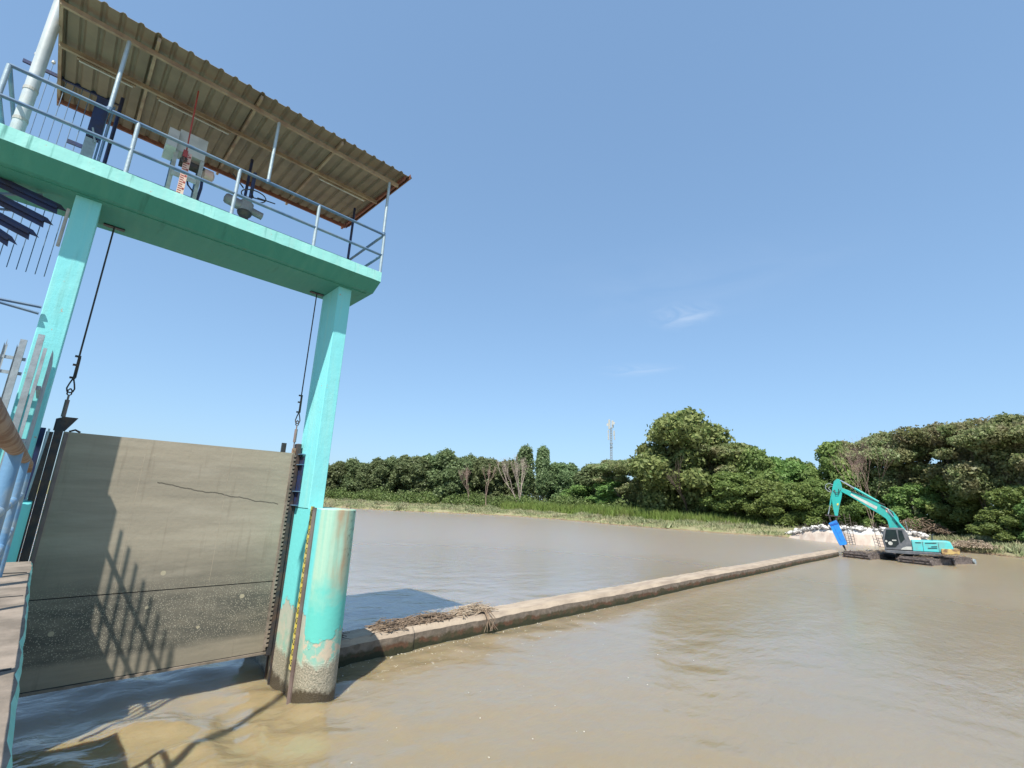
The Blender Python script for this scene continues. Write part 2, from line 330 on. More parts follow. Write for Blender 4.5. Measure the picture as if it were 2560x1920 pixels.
# ------------------------------------------------------------------ water
def spaced(a, b, d, lo, hi, g=1.12):
    core = list(np.arange(a, b+1e-6, d)); r = []; s = d; v = b
    while v < hi: s *= g; v += s; r.append(v)
    l = []; s = d; v = a
    while v > lo: s *= g; v -= s; l.append(v)
    return np.array(l[::-1]+core+r)
def weir_y(x): return 1.45 + (x if isinstance(x, float) else x)*.017
WUP = .16
xs = spaced(-7, 9, .09, -400, 500); ys = spaced(-11, 9, .09, -400, 600)
X, Y = np.meshgrid(xs, ys, indexing='ij')
def gnoise(X, Y, seed, n=26, l0=.5, l1=2.2, ang=.6, spread=.9):
    g = np.random.default_rng(seed); Z = np.zeros_like(X)
    for i in range(n):
        L = l0*(l1/l0)**g.random(); a = ang+g.normal()*spread; kx, ky = np.cos(a)*2*np.pi/L, np.sin(a)*2*np.pi/L
        ph = g.random()*7; wv = 1-np.abs(np.sin((kx*X+ky*Y)/2+ph+.6*np.sin(X*.9+ph)+.5*np.cos(Y*.8-ph)))
        Z += wv*L
    return (Z-Z.mean())/Z.std()
turb = np.exp(-(((X+2.6)/3.0)**2+((Y+.6)/3.4)**2))
foot = np.exp(-((Y-weir_y(X)+.5)/.55)**2)*(X > 0)*np.exp(-(X/30)**2)
near = np.exp(-((X/28)**2+((Y+1)/22)**2))
Z = gnoise(X, Y, 3)*(.004*near+.045*turb+.010*foot)+gnoise(X, Y, 8, 18, 1.2, 4., 2.2)*(.006*near+.030*turb)
s = 1/(1+np.exp(-(Y-weir_y(X)-.35)/.09)); Z += WUP*s*(1/(1+np.exp((X-56)/3)))*(Y > -2)
nx, ny = X.shape
V = np.stack([X, Y, Z], -1).reshape(-1, 3)
idx = np.arange(nx*ny).reshape(nx, ny)
Fq = np.stack([idx[:-1, :-1], idx[1:, :-1], idx[1:, 1:], idx[:-1, 1:]], -1).reshape(-1, 4)
def npmesh(name, V, Fq, mt, smooth=False):
    me = bpy.data.meshes.new(name); n, k_ = Fq.shape
    me.vertices.add(len(V)); me.vertices.foreach_set('co', np.ascontiguousarray(V, dtype=np.float32).ravel())
    me.loops.add(n*k_); me.loops.foreach_set('vertex_index', np.ascontiguousarray(Fq, dtype=np.int32).ravel())
    me.polygons.add(n); me.polygons.foreach_set('loop_start', np.arange(0, n*k_, k_, dtype=np.int32))
    me.update(calc_edges=True); me.materials.append(mt)
    if smooth: me.polygons.foreach_set('use_smooth', np.ones(n, dtype=bool))
    return me
def npobj(name, V, Fq, mt, parent=None, smooth=False):
    o = bpy.data.objects.new(name, npmesh(name, V, Fq, mt, smooth)); C.objects.link(o); o.parent = parent; return o
tag(npobj('river_water', V, Fq, M_water, smooth=True), 'brown muddy river water', kind='structure')

# ------------------------------------------------------------------ far bank
shore = np.array([(77, -300), (76, -60), (76.5, -14), (80, -8), (84, -3), (86.3, 8), (85.7, 17), (82, 23), (79.5, 29), (81, 40), (83, 52), (86, 75), (83, 88), (67, 99), (59, 110), (50, 124), (20, 160), (-60, 240), (-300, 330)], float)
CXY = np.array([-5.3, -10.6])
def resample(P, d):
    o = []
    for a, b in zip(P, P[1:]):
        n = max(1, int(np.linalg.norm(b-a)/d)); o += [a+(b-a)*i/n for i in range(n)]
    return np.array(o+[P[-1]])
S = resample(shore, 1.3)
for _ in range(3): S[1:-1] = (S[:-2]+2*S[1:-1]+S[2:])/4
S += np.stack([np.sin(np.arange(len(S))*.7)*.5+np.sin(np.arange(len(S))*.23)*.8, np.zeros(len(S))], 1)
D = S-CXY; D /= np.linalg.norm(D, axis=1)[:, None]
ts = np.concatenate([[-8, -3, -1, -.3, 0, .4, .8, 1.3, 2, 3, 4.5], np.arange(6, 45, 1.8), [50, 60, 80, 120, 200, 400, 900, 2000]])
def bank_z(t, sx=0., sy=0.):
    base = np.interp(t, [-8, -1, 0, .5, 1.5, 6, 15, 30, 60, 3000], [-2.5, -.35, -.06, .22, .5, .95, 1.5, 2.1, 2.3, 2.3])
    u = np.sin(sx*.9)*np.cos(sy*.7)+np.sin(sx*.37+sy*.51)*1.3
    return base+np.where(t > .3, u*.09*np.clip(t/3, 0, 1), 0)
G = S[:, None, :]+D[:, None, :]*ts[None, :, None]
GZ = bank_z(np.broadcast_to(ts[None, :], G.shape[:2]), G[..., 0], G[..., 1])
V = np.concatenate([G, GZ[..., None]], -1).reshape(-1, 3); a, b_ = G.shape[:2]; idx = np.arange(a*b_).reshape(a, b_)
Fq = np.stack([idx[:-1, :-1], idx[1:, :-1], idx[1:, 1:], idx[:-1, 1:]], -1).reshape(-1, 4)
tag(npobj('river_bank_ground', V, Fq, M_bank, smooth=True), 'grassy soil bank on the far side of the river', kind='structure')

# ------------------------------------------------------------------ grass, reeds, undergrowth
def blades(P, h, w_, nb, spread, rs, lean=.35):
    n = len(P); P = np.repeat(P, nb, 0); h = np.repeat(h, nb)*(.6+.6*rs.random(n*nb)); m_ = n*nb
    P = P+np.concatenate([rs.normal(size=(m_, 2))*spread, np.zeros((m_, 1))], 1)
    a = rs.random(m_)*2*np.pi; W = np.stack([np.cos(a), np.sin(a), 0*a], 1)*w_*h[:, None]*.5
    T = P+np.stack([rs.normal(size=m_)*lean*h, rs.normal(size=m_)*lean*h, h], 1)
    V = np.stack([P-W-[0, 0, .1], P+W-[0, 0, .1], T], 1).reshape(-1, 3); return V, np.arange(3*m_).reshape(-1, 3)
def bank_pts(n, t0, t1, y0, y1, rs):
    sel = np.where((S[:, 1] > y0) & (S[:, 1] < y1))[0]; i = rs.choice(sel, n); t = t0+(t1-t0)*rs.random(n)
    p = S[i]+D[i]*t[:, None]+rs.normal(size=(n, 2))*[.3, .6]; return np.concatenate([p, bank_z(t, p[:, 0], p[:, 1])[:, None]], 1), t
rs = np.random.default_rng(11)
P1, t1 = bank_pts(19000, .6, 30, -16, 130, rs)
keep = (np.sin(P1[:, 0]*.35+1)*np.cos(P1[:, 1]*.22)+.6*np.sin(P1[:, 1]*.61+P1[:, 0]*.2)+rs.normal(size=len(P1))*.4 > -.6)
P1 = P1[keep]; P1 = P1[~((P1[:, 1] > 0) & (P1[:, 1] < 17) & (P1[:, 0] < 90))]
V1, F1 = blades(P1, (.22+.25*rs.random(len(P1)))*(1+.9*(np.sin(P1[:, 0]*.8)*np.sin(P1[:, 1]*.55+1) > .45)), .42, 6, .35, rs, .55)
tag(npobj('bank_grass', V1, F1, L_gr), 'short green grass covering the far river bank', 'grass', kind='stuff')
P2, t2 = bank_pts(5200, 12, 27, 14, 84, rs)
V2, F2 = blades(P2, 1.0+1.3*rs.random(len(P2))*np.clip((P2[:, 1]-10)/40, .35, 1), .13, 7, .4, rs, .3)
tag(npobj('tall_reeds', V2, F2, L_rd), 'tall bright green reeds below the trees on the far bank', 'reeds', kind='stuff')

def leafcloud(cent, rad, n, size, rs, shell=.55, flat=.0, asp=1.6, drop=0.):
    """n leaf quads on the lobes: cent (m,3) rad (m,3)"""
    wgt = (rad[:, 0]*rad[:, 2]); i = rs.choice(len(cent), n, p=wgt/wgt.sum())
    d = rs.normal(size=(n, 3)); d /= np.linalg.norm(d, axis=1)[:, None]; d[:, 2] = np.where(rs.random(n) < .15, np.abs(d[:, 2]), d[:, 2])
    r = shell+(1.06-shell)*rs.random(n)**.6
    r *= 1+.22*np.sin(d[:, 0]*5+i)*np.cos(d[:, 2]*6+d[:, 1]*5+i)+.13*np.abs(rs.normal(size=n))*(rs.random(n) < .5)
    P = cent[i]+d*rad[i]*r[:, None]
    nrm = d*.8+rs.normal(size=(n, 3))*.85+[0, 0, flat]; nrm /= np.linalg.norm(nrm, axis=1)[:, None]
    a = np.cross(nrm, rs.normal(size=(n, 3))); a /= np.linalg.norm(a, axis=1)[:, None]; b = np.cross(nrm, a)
    s = (size*(.6+.8*rs.random(n)))[:, None]; a = a*s*asp/2; b = b*s/2
    V = np.stack([P-a, P+b*.9, P+a, P-b*.9], 1).reshape(-1, 3); return V, np.arange(4*n).reshape(-1, 4)
P3, t3 = bank_pts(460, 20, 38, -16, 130, rs)
rad = np.stack([1.3+1.9*rs.random(len(P3))]*3, 1); rad *= (.45+.75*(.5+.5*np.sin(P3[:, 1]*.31)*np.cos(P3[:, 0]*.27+1)))[:, None]; rad[:, 2] *= 1.1
V3, F3 = leafcloud(P3+[0, 0, .6], rad, 110000, .32, rs, .5)
V3[:, 2] = np.maximum(V3[:, 2], 1.)
tag(npobj('bank_undergrowth', V3, F3, L_u), 'leafy undergrowth at the feet of the trees', 'undergrowth', kind='stuff')

P4, t4 = bank_pts(420, 46, 75, -30, 175, rs)
rad = np.stack([2.2+2.2*rs.random(len(P4))]*3, 1)
V4, F4 = leafcloud(P4+np.stack([0*t4, 0*t4, 8.5*rs.random(len(P4))+1], 1), rad, 75000, .6, rs, .4)
V4[:, 2] = np.maximum(V4[:, 2], 1.5)
tag(npobj('far_wood', V4, F4, L_m), 'dark wood closing the gaps behind the row of trees on the far bank', 'wood', kind='stuff')
# ------------------------------------------------------------------ trees
def crown_mesh(kind, seed):
    """crown in unit space: radius 1, height 0..1 ; returns mesh scaled later (z by height)"""
    rs = np.random.default_rng(seed); H = 3.0  # proportion height : radius
    c = []; r = []
    if kind == 'm':
        for i in range(34):
            z = .08+.76*rs.random()**.8; rr = (1-(abs(z-.45)/.62)**2.2)*.78; a = rs.random()*6.3; q = rr*np.sqrt(rs.random())
            c.append((q*np.cos(a), q*np.sin(a), z*H)); s_ = .24+.16*rs.random(); r.append((s_, s_, s_*1.05))
        n, size, mt = 30000, .082, L_m
    elif kind == 'c':
        for i in range(16):
            z = .35+.58*i/16; a = rs.random()*6.3; q = .35*rs.random(); c.append((q*np.cos(a), q*np.sin(a), z*5)); s_ = .38+.2*rs.random(); r.append((s_, s_, s_*1.3))
        n, size, mt = 18000, .11, L_m; H = 5
    elif kind == 'b':
        for i in range(44):
            z = .10+.80*rs.random()**.75; rr = (1-(abs(z-.42)/.60)**2.0)*.88; a = rs.random()*6.3; q = rr*np.sqrt(rs.random())
            c.append((q*np.cos(a), q*np.sin(a), z*2.2)); s_ = .17+.17*rs.random(); r.append((s_, s_, s_*.8))
        n, size, mt = 34000, .052, L_b; H = 2.2
    elif kind == 'f':
        for i in range(36):
            z = .30+.64*rs.random()**.7; rr = .25+.85*np.clip((z-.2)/.5, 0, 1)*(1 if z < .85 else .75); a = rs.random()*6.3; q = rr*np.sqrt(rs.random())
            c.append((q*np.cos(a), q*np.sin(a), z*3.6)); s_ = .24+.24*rs.random(); r.append((s_, s_, s_*.6))
        n, size, mt = 30000, .06, L_f; H = 3.6
    else:
        for i in range(30):
            z = .06+.80*rs.random(); rr = (1-(abs(z-.35)/.68)**2.2)*.82; a = rs.random()*6.3; q = rr*np.sqrt(rs.random())
            c.append((q*np.cos(a), q*np.sin(a), z*2.4)); s_ = .20+.18*rs.random(); r.append((s_, s_, s_*.75))
        n, size, mt = 30000, .065, L_g; H = 2.4
    V, Fq = leafcloud(np.array(c), np.array(r), n, size, rs, .5, .25 if kind == 'f' else .1)
    V[:, 2] = np.maximum(V[:, 2], .0)/H
    return npmesh('crown', V, Fq, mt)
def branchy(mb, p, d, L, r, depth, rg, spread=.55, up=.25, n=5):
    q = p+d*L; mid = p+d*L*.5+Vector((rg.uniform(-1, 1), rg.uniform(-1, 1), rg.uniform(-.5, .5)))*L*.06
    mb.tube([p, mid, q], r, n, r*.62)
    if depth <= 0: return
    for i in range(rg.choice((2, 3)) if depth > 1 else 3):
        nd = (d+Vector((rg.uniform(-1, 1), rg.uniform(-1, 1), rg.uniform(-.5, .9)))*spread+Vector((0, 0, up))).normalized()
        branchy(mb, q-d*L*rg.uniform(0, .3), nd, L*rg.uniform(.6, .82), r*.58, depth-1, rg, spread, up, max(3, n-1))
def trunk_mesh(kind, seed):
    rg = random.Random(seed); mb = MB()
    base = {'m': (.05, .28), 'c': (.09, .4), 'b': (.055, .22), 'f': (.04, .3), 'g': (.04, .2)}[kind]
    for i in range({'f': 3, 'b': 2}.get(kind, 1)):
        d = Vector((rg.uniform(-.12, .12), rg.uniform(-.12, .12), 1)) if i == 0 else Vector((rg.uniform(-.5, .5), rg.uniform(-.5, .5), 1))
        branchy(mb, Vector((rg.uniform(-.05, .05), rg.uniform(-.05, .05), -.02)), Vector((d.x, d.y, .32)), 1.0, base[0], 3, rg, .30, .02)
    V = np.array(mb.v); V[:, 2] = np.clip(V[:, 2]/max(V[:, 2].max(), .01), -.05, 1)*.88
    mb.v = [tuple(p) for p in V]
    me = bpy.data.meshes.new('trunk'); me.from_pydata(mb.v, [], mb.f); me.materials.append(M_bark); return me
crowns = {kd: [crown_mesh(kd, 100+7*i+ord(kd)) for i in range(n)] for kd, n in (('m', 4), ('c', 2), ('b', 2), ('f', 4), ('g', 3))}
trunks = {kd: [trunk_mesh(kd, 5+i) for i in range(2)] for kd in 'mcbfg'}
TREES = [  # x, y, top z, crown radius, kind, label
 (63.0, 163.2, 16.3, 6.6, 'm', 'dark green tree half hidden by the right turquoise column'),
 (68.5, 153.8, 15.4, 4.2, 'm', 'small dark tree just right of the turquoise column on the far bank'),
 (74.5, 151.5, 16.2, 5.4, 'm', 'second dark tree from the column, low rounded top'),
 (76.7, 142.3, 16.4, 5.0, 'm', 'rounded tree at the first dip of the tree line right of the column'),
 (83.7, 142.3, 17.7, 6.3, 'm', 'broad dark tree with a rounded top, left part of the distant tree line'),
 (85.2, 131.2, 18.3, 6.4, 'm', 'tallest broad dark tree in the left half of the distant tree line'),
 (92.4, 131.0, 19.5, 5.8, 'm', 'dark tree behind and right of the broadest tree in the left group'),
 (94.8, 122.7, 19.9, 6.7, 'm', 'high domed dark tree left of the first pinkish bare tree'),
 (104.3, 124.0, 20.1, 5.8, 'm', 'green tree directly behind the pinkish bare tree'),
 (104.7, 114.6, 18.8, 5.3, 'm', 'green tree behind the thin curved bare tree'),
 (111.6, 112.7, 18.4, 5.2, 'm', 'green tree between the thin bare tree and the white forked one'),
 (110.7, 102.4, 21.1, 3.6, 'c', 'narrow tall tree rising behind the white forked bare tree'),
 (111.9, 95.3, 21.0, 3.1, 'c', 'narrow tall tree standing right of the white forked bare tree'),
 (118.2, 92.2, 17.5, 5.6, 'm', 'lower rounded tree right of the two narrow tall trees'),
 (117.5, 80.0, 16.5, 5.6, 'm', 'low rounded tree just left of the phone mast'),
 (111.6, 66.7, 16.5, 5.7, 'f', 'olive feathery tree just right of the phone mast'),
 (105.7, 57.2, 15.0, 4.7, 'f', 'low olive tree between the mast and the largest tree'),
 (100.9, 40.6, 25.8, 11.0, 'b', 'largest tree on the far bank with big leaves and an uneven crown'),
 (106.5, 52.3, 19.7, 6.3, 'b', 'dark leafy tree against the left side of the largest tree'),
 (105.8, 35.3, 19.3, 6.0, 'f', 'feathery tree leaning out from the right side of the largest tree'),
 (104.1, 28.2, 17.5, 5.7, 'g', 'bright green tree right of the largest tree'),
 (108.0, 23.5, 16.3, 5.4, 'g', 'bright green tree left of the dip in the right tree line'),
 (112.6, 20.9, 16.2, 4.2, 'g', 'small bright tree at the dip of the right tree line'),
 (97.8, 29.1, 11.7, 5.4, 'g', 'low bright bushy tree in front, right of the largest tree'),
 (98.1, 22.6, 10.8, 4.7, 'g', 'low bright bushy tree in front, below the dip of the tree line'),
 (99.1, 17.6, 9.9, 3.8, 'g', 'low bushy tree left of the excavator arm'),
 (110.1, 66.4, 11.0, 6.3, 'g', 'low wide bush below the phone mast'),
 (114.7, 82.8, 10.6, 5.6, 'g', 'low wide bush right of the white forked bare tree'),
 (106.7, 12.9, 18.5, 5.3, 'g', 'green tree above the top of the excavator arm'),
 (108.5, 8.4, 18.6, 4.6, 'f', 'feathery tree behind the excavator boom'),
 (105.3, 3.8, 18.2, 4.4, 'f', 'feathery tree right of the brown bare tree'),
 (107.1, .2, 18.8, 4.7, 'f', 'feathery tree above the excavator cab'),
 (102.3, -4.3, 19.7, 4.8, 'f', 'tall feathery tree above the rear of the excavator'),
 (95.3, -8.3, 18.6, 4.2, 'f', 'tall flat topped tree right of the excavator'),
 (96.3, -11.8, 19.2, 4.2, 'f', 'flat topped tree near the right edge of the view'),
 (91.9, -14.9, 18.9, 4.0, 'f', 'tallest flat topped tree cut by the right edge of the view'),
 (104.2, 9.8, 12.8, 3.9, 'g', 'lower green tree behind the excavator boom'),
 (101.6, 1.2, 10.1, 4.0, 'g', 'lower dark green tree behind the excavator cab'),
 (99.5, -5.6, 11.5, 4.1, 'g', 'lower green tree behind the counterweight of the excavator'),
 (90.3, -10.6, 9.2, 3.0, 'g', 'low green tree at the right end of the bank'),
 (88.9, -8.9, 6.0, 2.4, 'g', 'small bright bush at the foot of the flat topped trees'),
 (101.9, 14.5, 10.5, 3.7, 'g', 'low green tree right behind the blue breaker hammer'),
 (88.0, -13.9, 9.4, 2.8, 'g', 'low bush cut by the right edge of the view')]
for i, (x, y, zt, r_, kd, lab) in enumerate(TREES):
    root = thing('shrub' if zt < 8 or 'bush ' in lab else 'leafy_tree', lab, 'bush' if zt < 8 or 'bush ' in lab else 'tree', 'trees along the far bank')
    root.location = (x, y, 1.7); root.rotation_euler.z = rnd.random()*6.28
    h = zt-1.7
    for nm, ms in (('crown', crowns[kd]), ('trunk', trunks[kd])):
        o = bpy.data.objects.new(nm, ms[i % len(ms)]); C.objects.link(o); o.parent = root
        s_ = 1.12 if nm == 'crown' else (.75 if kd == 'f' else .5)
        o.scale = (r_*s_, r_*s_, h*(1.03 if nm == 'crown' else 1))
# bare trees
def bare(x, y, zt, lab, stems, seed, mt=M_dead, sp=.5, depth=5, r0=.16):
    r0 *= .45; depth += 1; sp *= .85
    rg = random.Random(seed); mb = MB()
    for i in range(stems):
        d = Vector((rg.uniform(-.35, .35), rg.uniform(-.35, .35), 1)).normalized()
        branchy(mb, Vector((0, 0, -.3)), d, 3.2, r0, depth, rg, sp, .25, 5)
    h = max(v[2] for v in mb.v); k_ = (zt-1.6)/h; mb.v = [(a*k_, b*k_, c*k_) for a, b, c in mb.v]
    o = mb.build('bare_tree', mt, fix=False); o.location = (x, y, 1.6); tag(o, lab, 'bare tree', 'bare trees on the bank')
M_pink = simple('pinkish_dead_twigs', (.33, .235, .20), (.25, .17, .14), .9, 0, 4)
bare(92.5, 108.5, 15.2, 'pinkish bare tree with a bushy twig crown, leftmost bare tree', 2, 3, M_pink, .5, 6, .13)
bare(94.5, 103.0, 15.6, 'thin bare tree with a curved pale trunk', 1, 5, M_pink, .45, 6, .15)
bare(100.0, 94.0, 18.4, 'white barked bare tree forking into several stems', 3, 11, M_dead, .38, 5, .22)
bare(95.5, 6.0, 18.3, 'brown bare tree with tangled twigs above the excavator boom', 3, 21, M_pink, .6, 6, .09)
0 and bare(91.5, -6.4, 13.0, 'grey bare trunk under the trees right of the excavator', 2, 31, M_dead, .4, 4, .18)

# ------------------------------------------------------------------ phone mast and houses behind
t_ = thing('phone_mast', 'slim grey lattice phone mast with white antenna panels above the trees', 'mast')
mx_, my_ = 158., 100.; q = MB()
for i in range(3):
    a = 2*math.pi*i/3; q.bar((mx_+.55*math.cos(a), my_+.55*math.sin(a), 1.5), (mx_+.4*math.cos(a), my_+.4*math.sin(a), 34.5), .2, .2)
for j in range(33):
    z0 = 1.8+j
    for i in range(3):
        a, b2 = 2*math.pi*i/3, 2*math.pi*(i+1)/3
        q.bar((mx_+.5*math.cos(a), my_+.5*math.sin(a), z0), (mx_+.5*math.cos(b2), my_+.5*math.sin(b2), z0+1), .11, .11)
for z0 in (26.5, 28): q.lathe([(.62, 0), (.62, .35)], (mx_, my_, z0), n=8)
q.build('lattice', M_galv, t_)
for dx, dy, z0, hh_, ww in ((-.5, .6, 34, 4., .75), (.35, -.4, 34.6, 3.0, .7), (-.6, 1.0, 29.6, 2.6, .4), (-.6, 1.05, 32.4, 1.2, .4), (.2, -1.2, 31.2, 2.2, .5), (.3, -1.3, 29.6, 1.4, .3)):
    MB().box(mx_+dx-.25, mx_+dx+.25, my_+dy-ww/2, my_+dy+ww/2, z0, z0+hh_).build('antenna_panel', M_white, t_, .05)
for dy, z0 in ((1.5, 36), (-1.4, 36.3)): MB().lathe([(.1, 0), (.55, .2), (.6, .35)], (mx_, my_+dy, z0), (-1, 0, .1), 12).build('dish', M_white, t_, smooth=True)
place(t_, (mx_, my_, 1.5))
def house(x, y, z, w_, h_, lab):
    t_ = thing('small_house', lab, 'house')
    wl = MB().box(-w_/2, w_/2, -w_*.6, w_*.6, 0, h_).build('wall', M_white, t_)
    MB().prism([(-w_*.7, h_), (w_*.7, h_), (0, h_+w_*.25)], lambda p: (p[0], -w_*.7, p[1]), lambda p: (p[0], w_*.7, p[1])).build('roof', M_conduit, t_)
    for s_ in (-.3, .3): MB().box(-w_/2-.03, -w_/2+.02, w_*s_-.5, w_*s_+.5, h_*.4, h_*.4+1.2).build('window', M_black, t_)
    t_.location = (x, y, z); t_.rotation_euler.z = .6
house(150, 113, 1.8, 8, 8.2, 'white house wall glimpsed through the trees left of the phone mast')
house(148, 90, 1.8, 9, 8.0, 'white house glimpsed through the trees right under the phone mast')

# ------------------------------------------------------------------ concrete gate frame
XL, XR = -5.165, -.82          # inner faces of the piers
t_ = thing('sluice_gateway', 'turquoise painted concrete gateway with two columns carrying a high walkway', 'gateway')
sec = [(0, 9.50), (.36, 9.28), (1.81, 9.28), (2.17, 9.50), (2.17, 9.76), (0, 9.76)]
sl_ = MB()
nseg = 60; xs_ = [-8.2+8.2*i/nseg for i in range(nseg+1)]; vs = []; fs = []
for i, xx in enumerate(xs_):
    j = [rnd.uniform(-.006, .006) for _ in range(6)]
    vs += [(xx, p[0]+(j[n_] if n_ in (0, 5) else 0), p[1]+(j[n_]*1.2 if n_ in (0,) else 0)) for n_, p in enumerate(sec)]
for i in range(nseg): fs += [(i*6+a, i*6+(a+1) % 6, (i+1)*6+(a+1) % 6, (i+1)*6+a) for a in range(6)]
fs += [tuple(range(6)), tuple(nseg*6+a for a in range(6))[::-1]]
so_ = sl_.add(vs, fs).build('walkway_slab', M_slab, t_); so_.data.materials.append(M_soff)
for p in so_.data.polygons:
    if p.normal.z < -.3: p.material_index = 1  # downward faces take the shade-darkened green
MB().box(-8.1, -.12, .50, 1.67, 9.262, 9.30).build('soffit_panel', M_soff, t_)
for x0, x1 in ((-5.86, -5.49), (-.82, -.48)):
    MB().box(x0, x1, .584, 1.585, 3.74, 9.27).build('column', M_teal, t_, .012)
def pier(xa, xb):
    n = 20; r_ = (xb-xa)/2; cx = (xa+xb)/2
    nose = [(cx-r_*math.cos(math.pi*i/n), .02-r_*math.sin(math.pi*i/n)) for i in range(n+1)]
    po = [(xa, .02)]+nose[1:-1]+[(xb, .02), (xb, 1.36), (xa, 1.36)]
    q = MB().prism(po, lambda p: (p[0], p[1], -2), lambda p: (p[0], p[1], 3.78))
    o = q.build('pier', M_pier, t_, .012, True)
    MB().box(xa+.002, xb-.002, 1.36, 3.2, -2, 3.776).build('pier_rear', M_pier, t_)
pier(-.82, .015); pier(-6.16, -5.33)
MB().box(-.845, -.822, .10, .21, -.5, 3.80).build('groove_rail', M_brown, t_)
MB().box(-.90, -.846, .09, .125, -.5, 3.80).build('groove_rail', M_brown, t_)
g = MB().box(-.86, -.825, .225, .345, .55, 3.82).build('gauge_board', M_yellow, t_)
q = MB()
for i in range(32):
    z0 = .62+i*.1
    q.box(-.8635, -.8602, .232, .29, z0, z0+.022)
    if i % 2 == 0: q.box(-.8635, -.8602, .232, .25, z0+.024, z0+.085).box(-.8635, -.8602, .30, .338, z0+.02, z0+.03).box(-.8635, -.8602, .30, .31, z0+.03, z0+.09).box(-.8635, -.8602, .325, .338, z0+.03, z0+.09)
q.build('gauge_marks', M_black, g)
MB().tube([(-5.9, .6, 8.95), (-5.9, .6, 8.2)], .025, 8).build('conduit', M_conduit, t_)
place(t_, (-3, 1.1, 0))
# patch of bare lip on the slab's top edge
# ------------------------------------------------------------------ handrail on the slab
t_ = thing('pipe_handrail', 'blue grey pipe handrail along the edges of the high walkway', 'handrail')
for (a, b2) in (((-7.03, .04, 10.86), (0-.03, .04, 10.86)), ((-7.03, .04, 10.26), (-.03, .04, 10.26)), ((-.03, .04, 10.86), (-.03, 2.13, 10.86)), ((-.03, .04, 10.26), (-.03, 2.13, 10.26)),
                ((-7.03, 2.13, 10.86), (-.03, 2.13, 10.86)), ((-7.03, 2.13, 10.26), (-.03, 2.13, 10.26)), ((-7.03, .04, 10.86), (-7.03, 2.13, 10.86)), ((-7.03, .04, 10.26), (-7.03, 2.13, 10.26))):
    MB().tube([a, b2], .034, 10).build('rail', M_rail, t_, smooth=True)
for x_ in (-7.03, -5.29, -3.52, -1.78, -.03):
    for y_ in (.04, 2.13):
        MB().tube([(x_, y_, 9.74), (x_, y_, 10.86)], .036, 10).build('post', M_post, t_, smooth=True)
place(t_, (-3.5, 1, 9.76))
# ------------------------------------------------------------------ canopy
t_ = thing('canopy_roof', 'brown corrugated metal canopy over the high walkway', 'roof')
def zr(y): return 12.62+(y+.35)*.03
q = MB(); per = .27; xx = -6.75; prof = []
while xx < .28:
    prof += [(xx, .0), (xx+.035, .045), (xx+.075, .045), (xx+.11, 0)]; xx += per
prof += [(.30, 0)]
n = len(prof); vs = []
for y_ in (-.36, 3.48):
    for dz in (0, .006): vs += [(p[0], y_, zr(y_)+p[1]+dz) for p in prof]
fs = []
for i in range(n-1):
    fs += [(i, i+1, 2*n+i+1, 2*n+i), (n+i, 3*n+i, 3*n+i+1, n+i+1), (i, n+i, n+i+1, i+1), (2*n+i, 2*n+i+1, 3*n+i+1, 3*n+i)]
fs += [(0, 2*n, 3*n, n), (n-1, 2*n-1, 4*n-1, 3*n-1)]
q.add(vs, fs).build('roof_sheet', M_sheet, t_)
for y_, mt in ((.04, M_tube), (1.24, M_tube), (3.30, M_rust2)):
    MB().box(-6.72, .20, y_-.03, y_+.03, zr(y_)-.19, zr(y_)-.10).build('purlin', mt, t_)
for x_ in (-6.72, -5.32, -3.45, -1.58, .20):
    q = MB(); q.bar((x_, -.30, zr(-.3)-.052), (x_, 3.62, zr(3.62)-.052), .055, .09); q.build('rafter', M_tube if x_ < .1 else M_rust2, t_)
MB().bar((.31, -.40, zr(-.4)+.0), (.31, 3.52, zr(3.52)), .012, .13).build('end_flashing', M_rust2, t_)
MB().box(-6.75, .30, 3.482, 3.50, zr(3.48)-.03, zr(3.48)+.06).build('rear_trim', M_rust2, t_)
for x_ in (-5.73, -2.955, -.06):
    MB().tube([(x_, .04, 10.90), (x_, .04, zr(.04)-.18)], .036, 10).build('post', M_post, t_, smooth=True)
    MB().lathe([(.05, 0), (.05, .07)], (x_, .04, 10.84), n=10).build('collar', M_rail, t_)
for x_ in (-5.66, -2.955, -.06):
    MB().tube([(x_, 2.13, 10.90), (x_, 2.13, zr(2.13)-.09)], .036, 10).build('post', M_navy, t_, smooth=True)
place(t_, (-3.2, 1.5, 10.9))
for x0, x1 in ((-6.45, -5.5), (-5.12, -3.65), (-1.50, -.10)):
    o = MB().box(x0, x1, 1.31, 1.37, 12.47, 12.53).build('light_batten', M_tube, None, .008)
    tag(o, {-6.45: 'short batten light under the left end of the canopy', -5.12: 'long batten light under the middle of the canopy', -1.50: 'batten light under the right end of the canopy'}[x0], 'batten light', 'batten lights under the canopy')
    MB().tube([(x0+.04, 1.34, 12.448), (x1-.04, 1.34, 12.448)], .018, 8).build('lamp_tube', M_white, o, smooth=True)
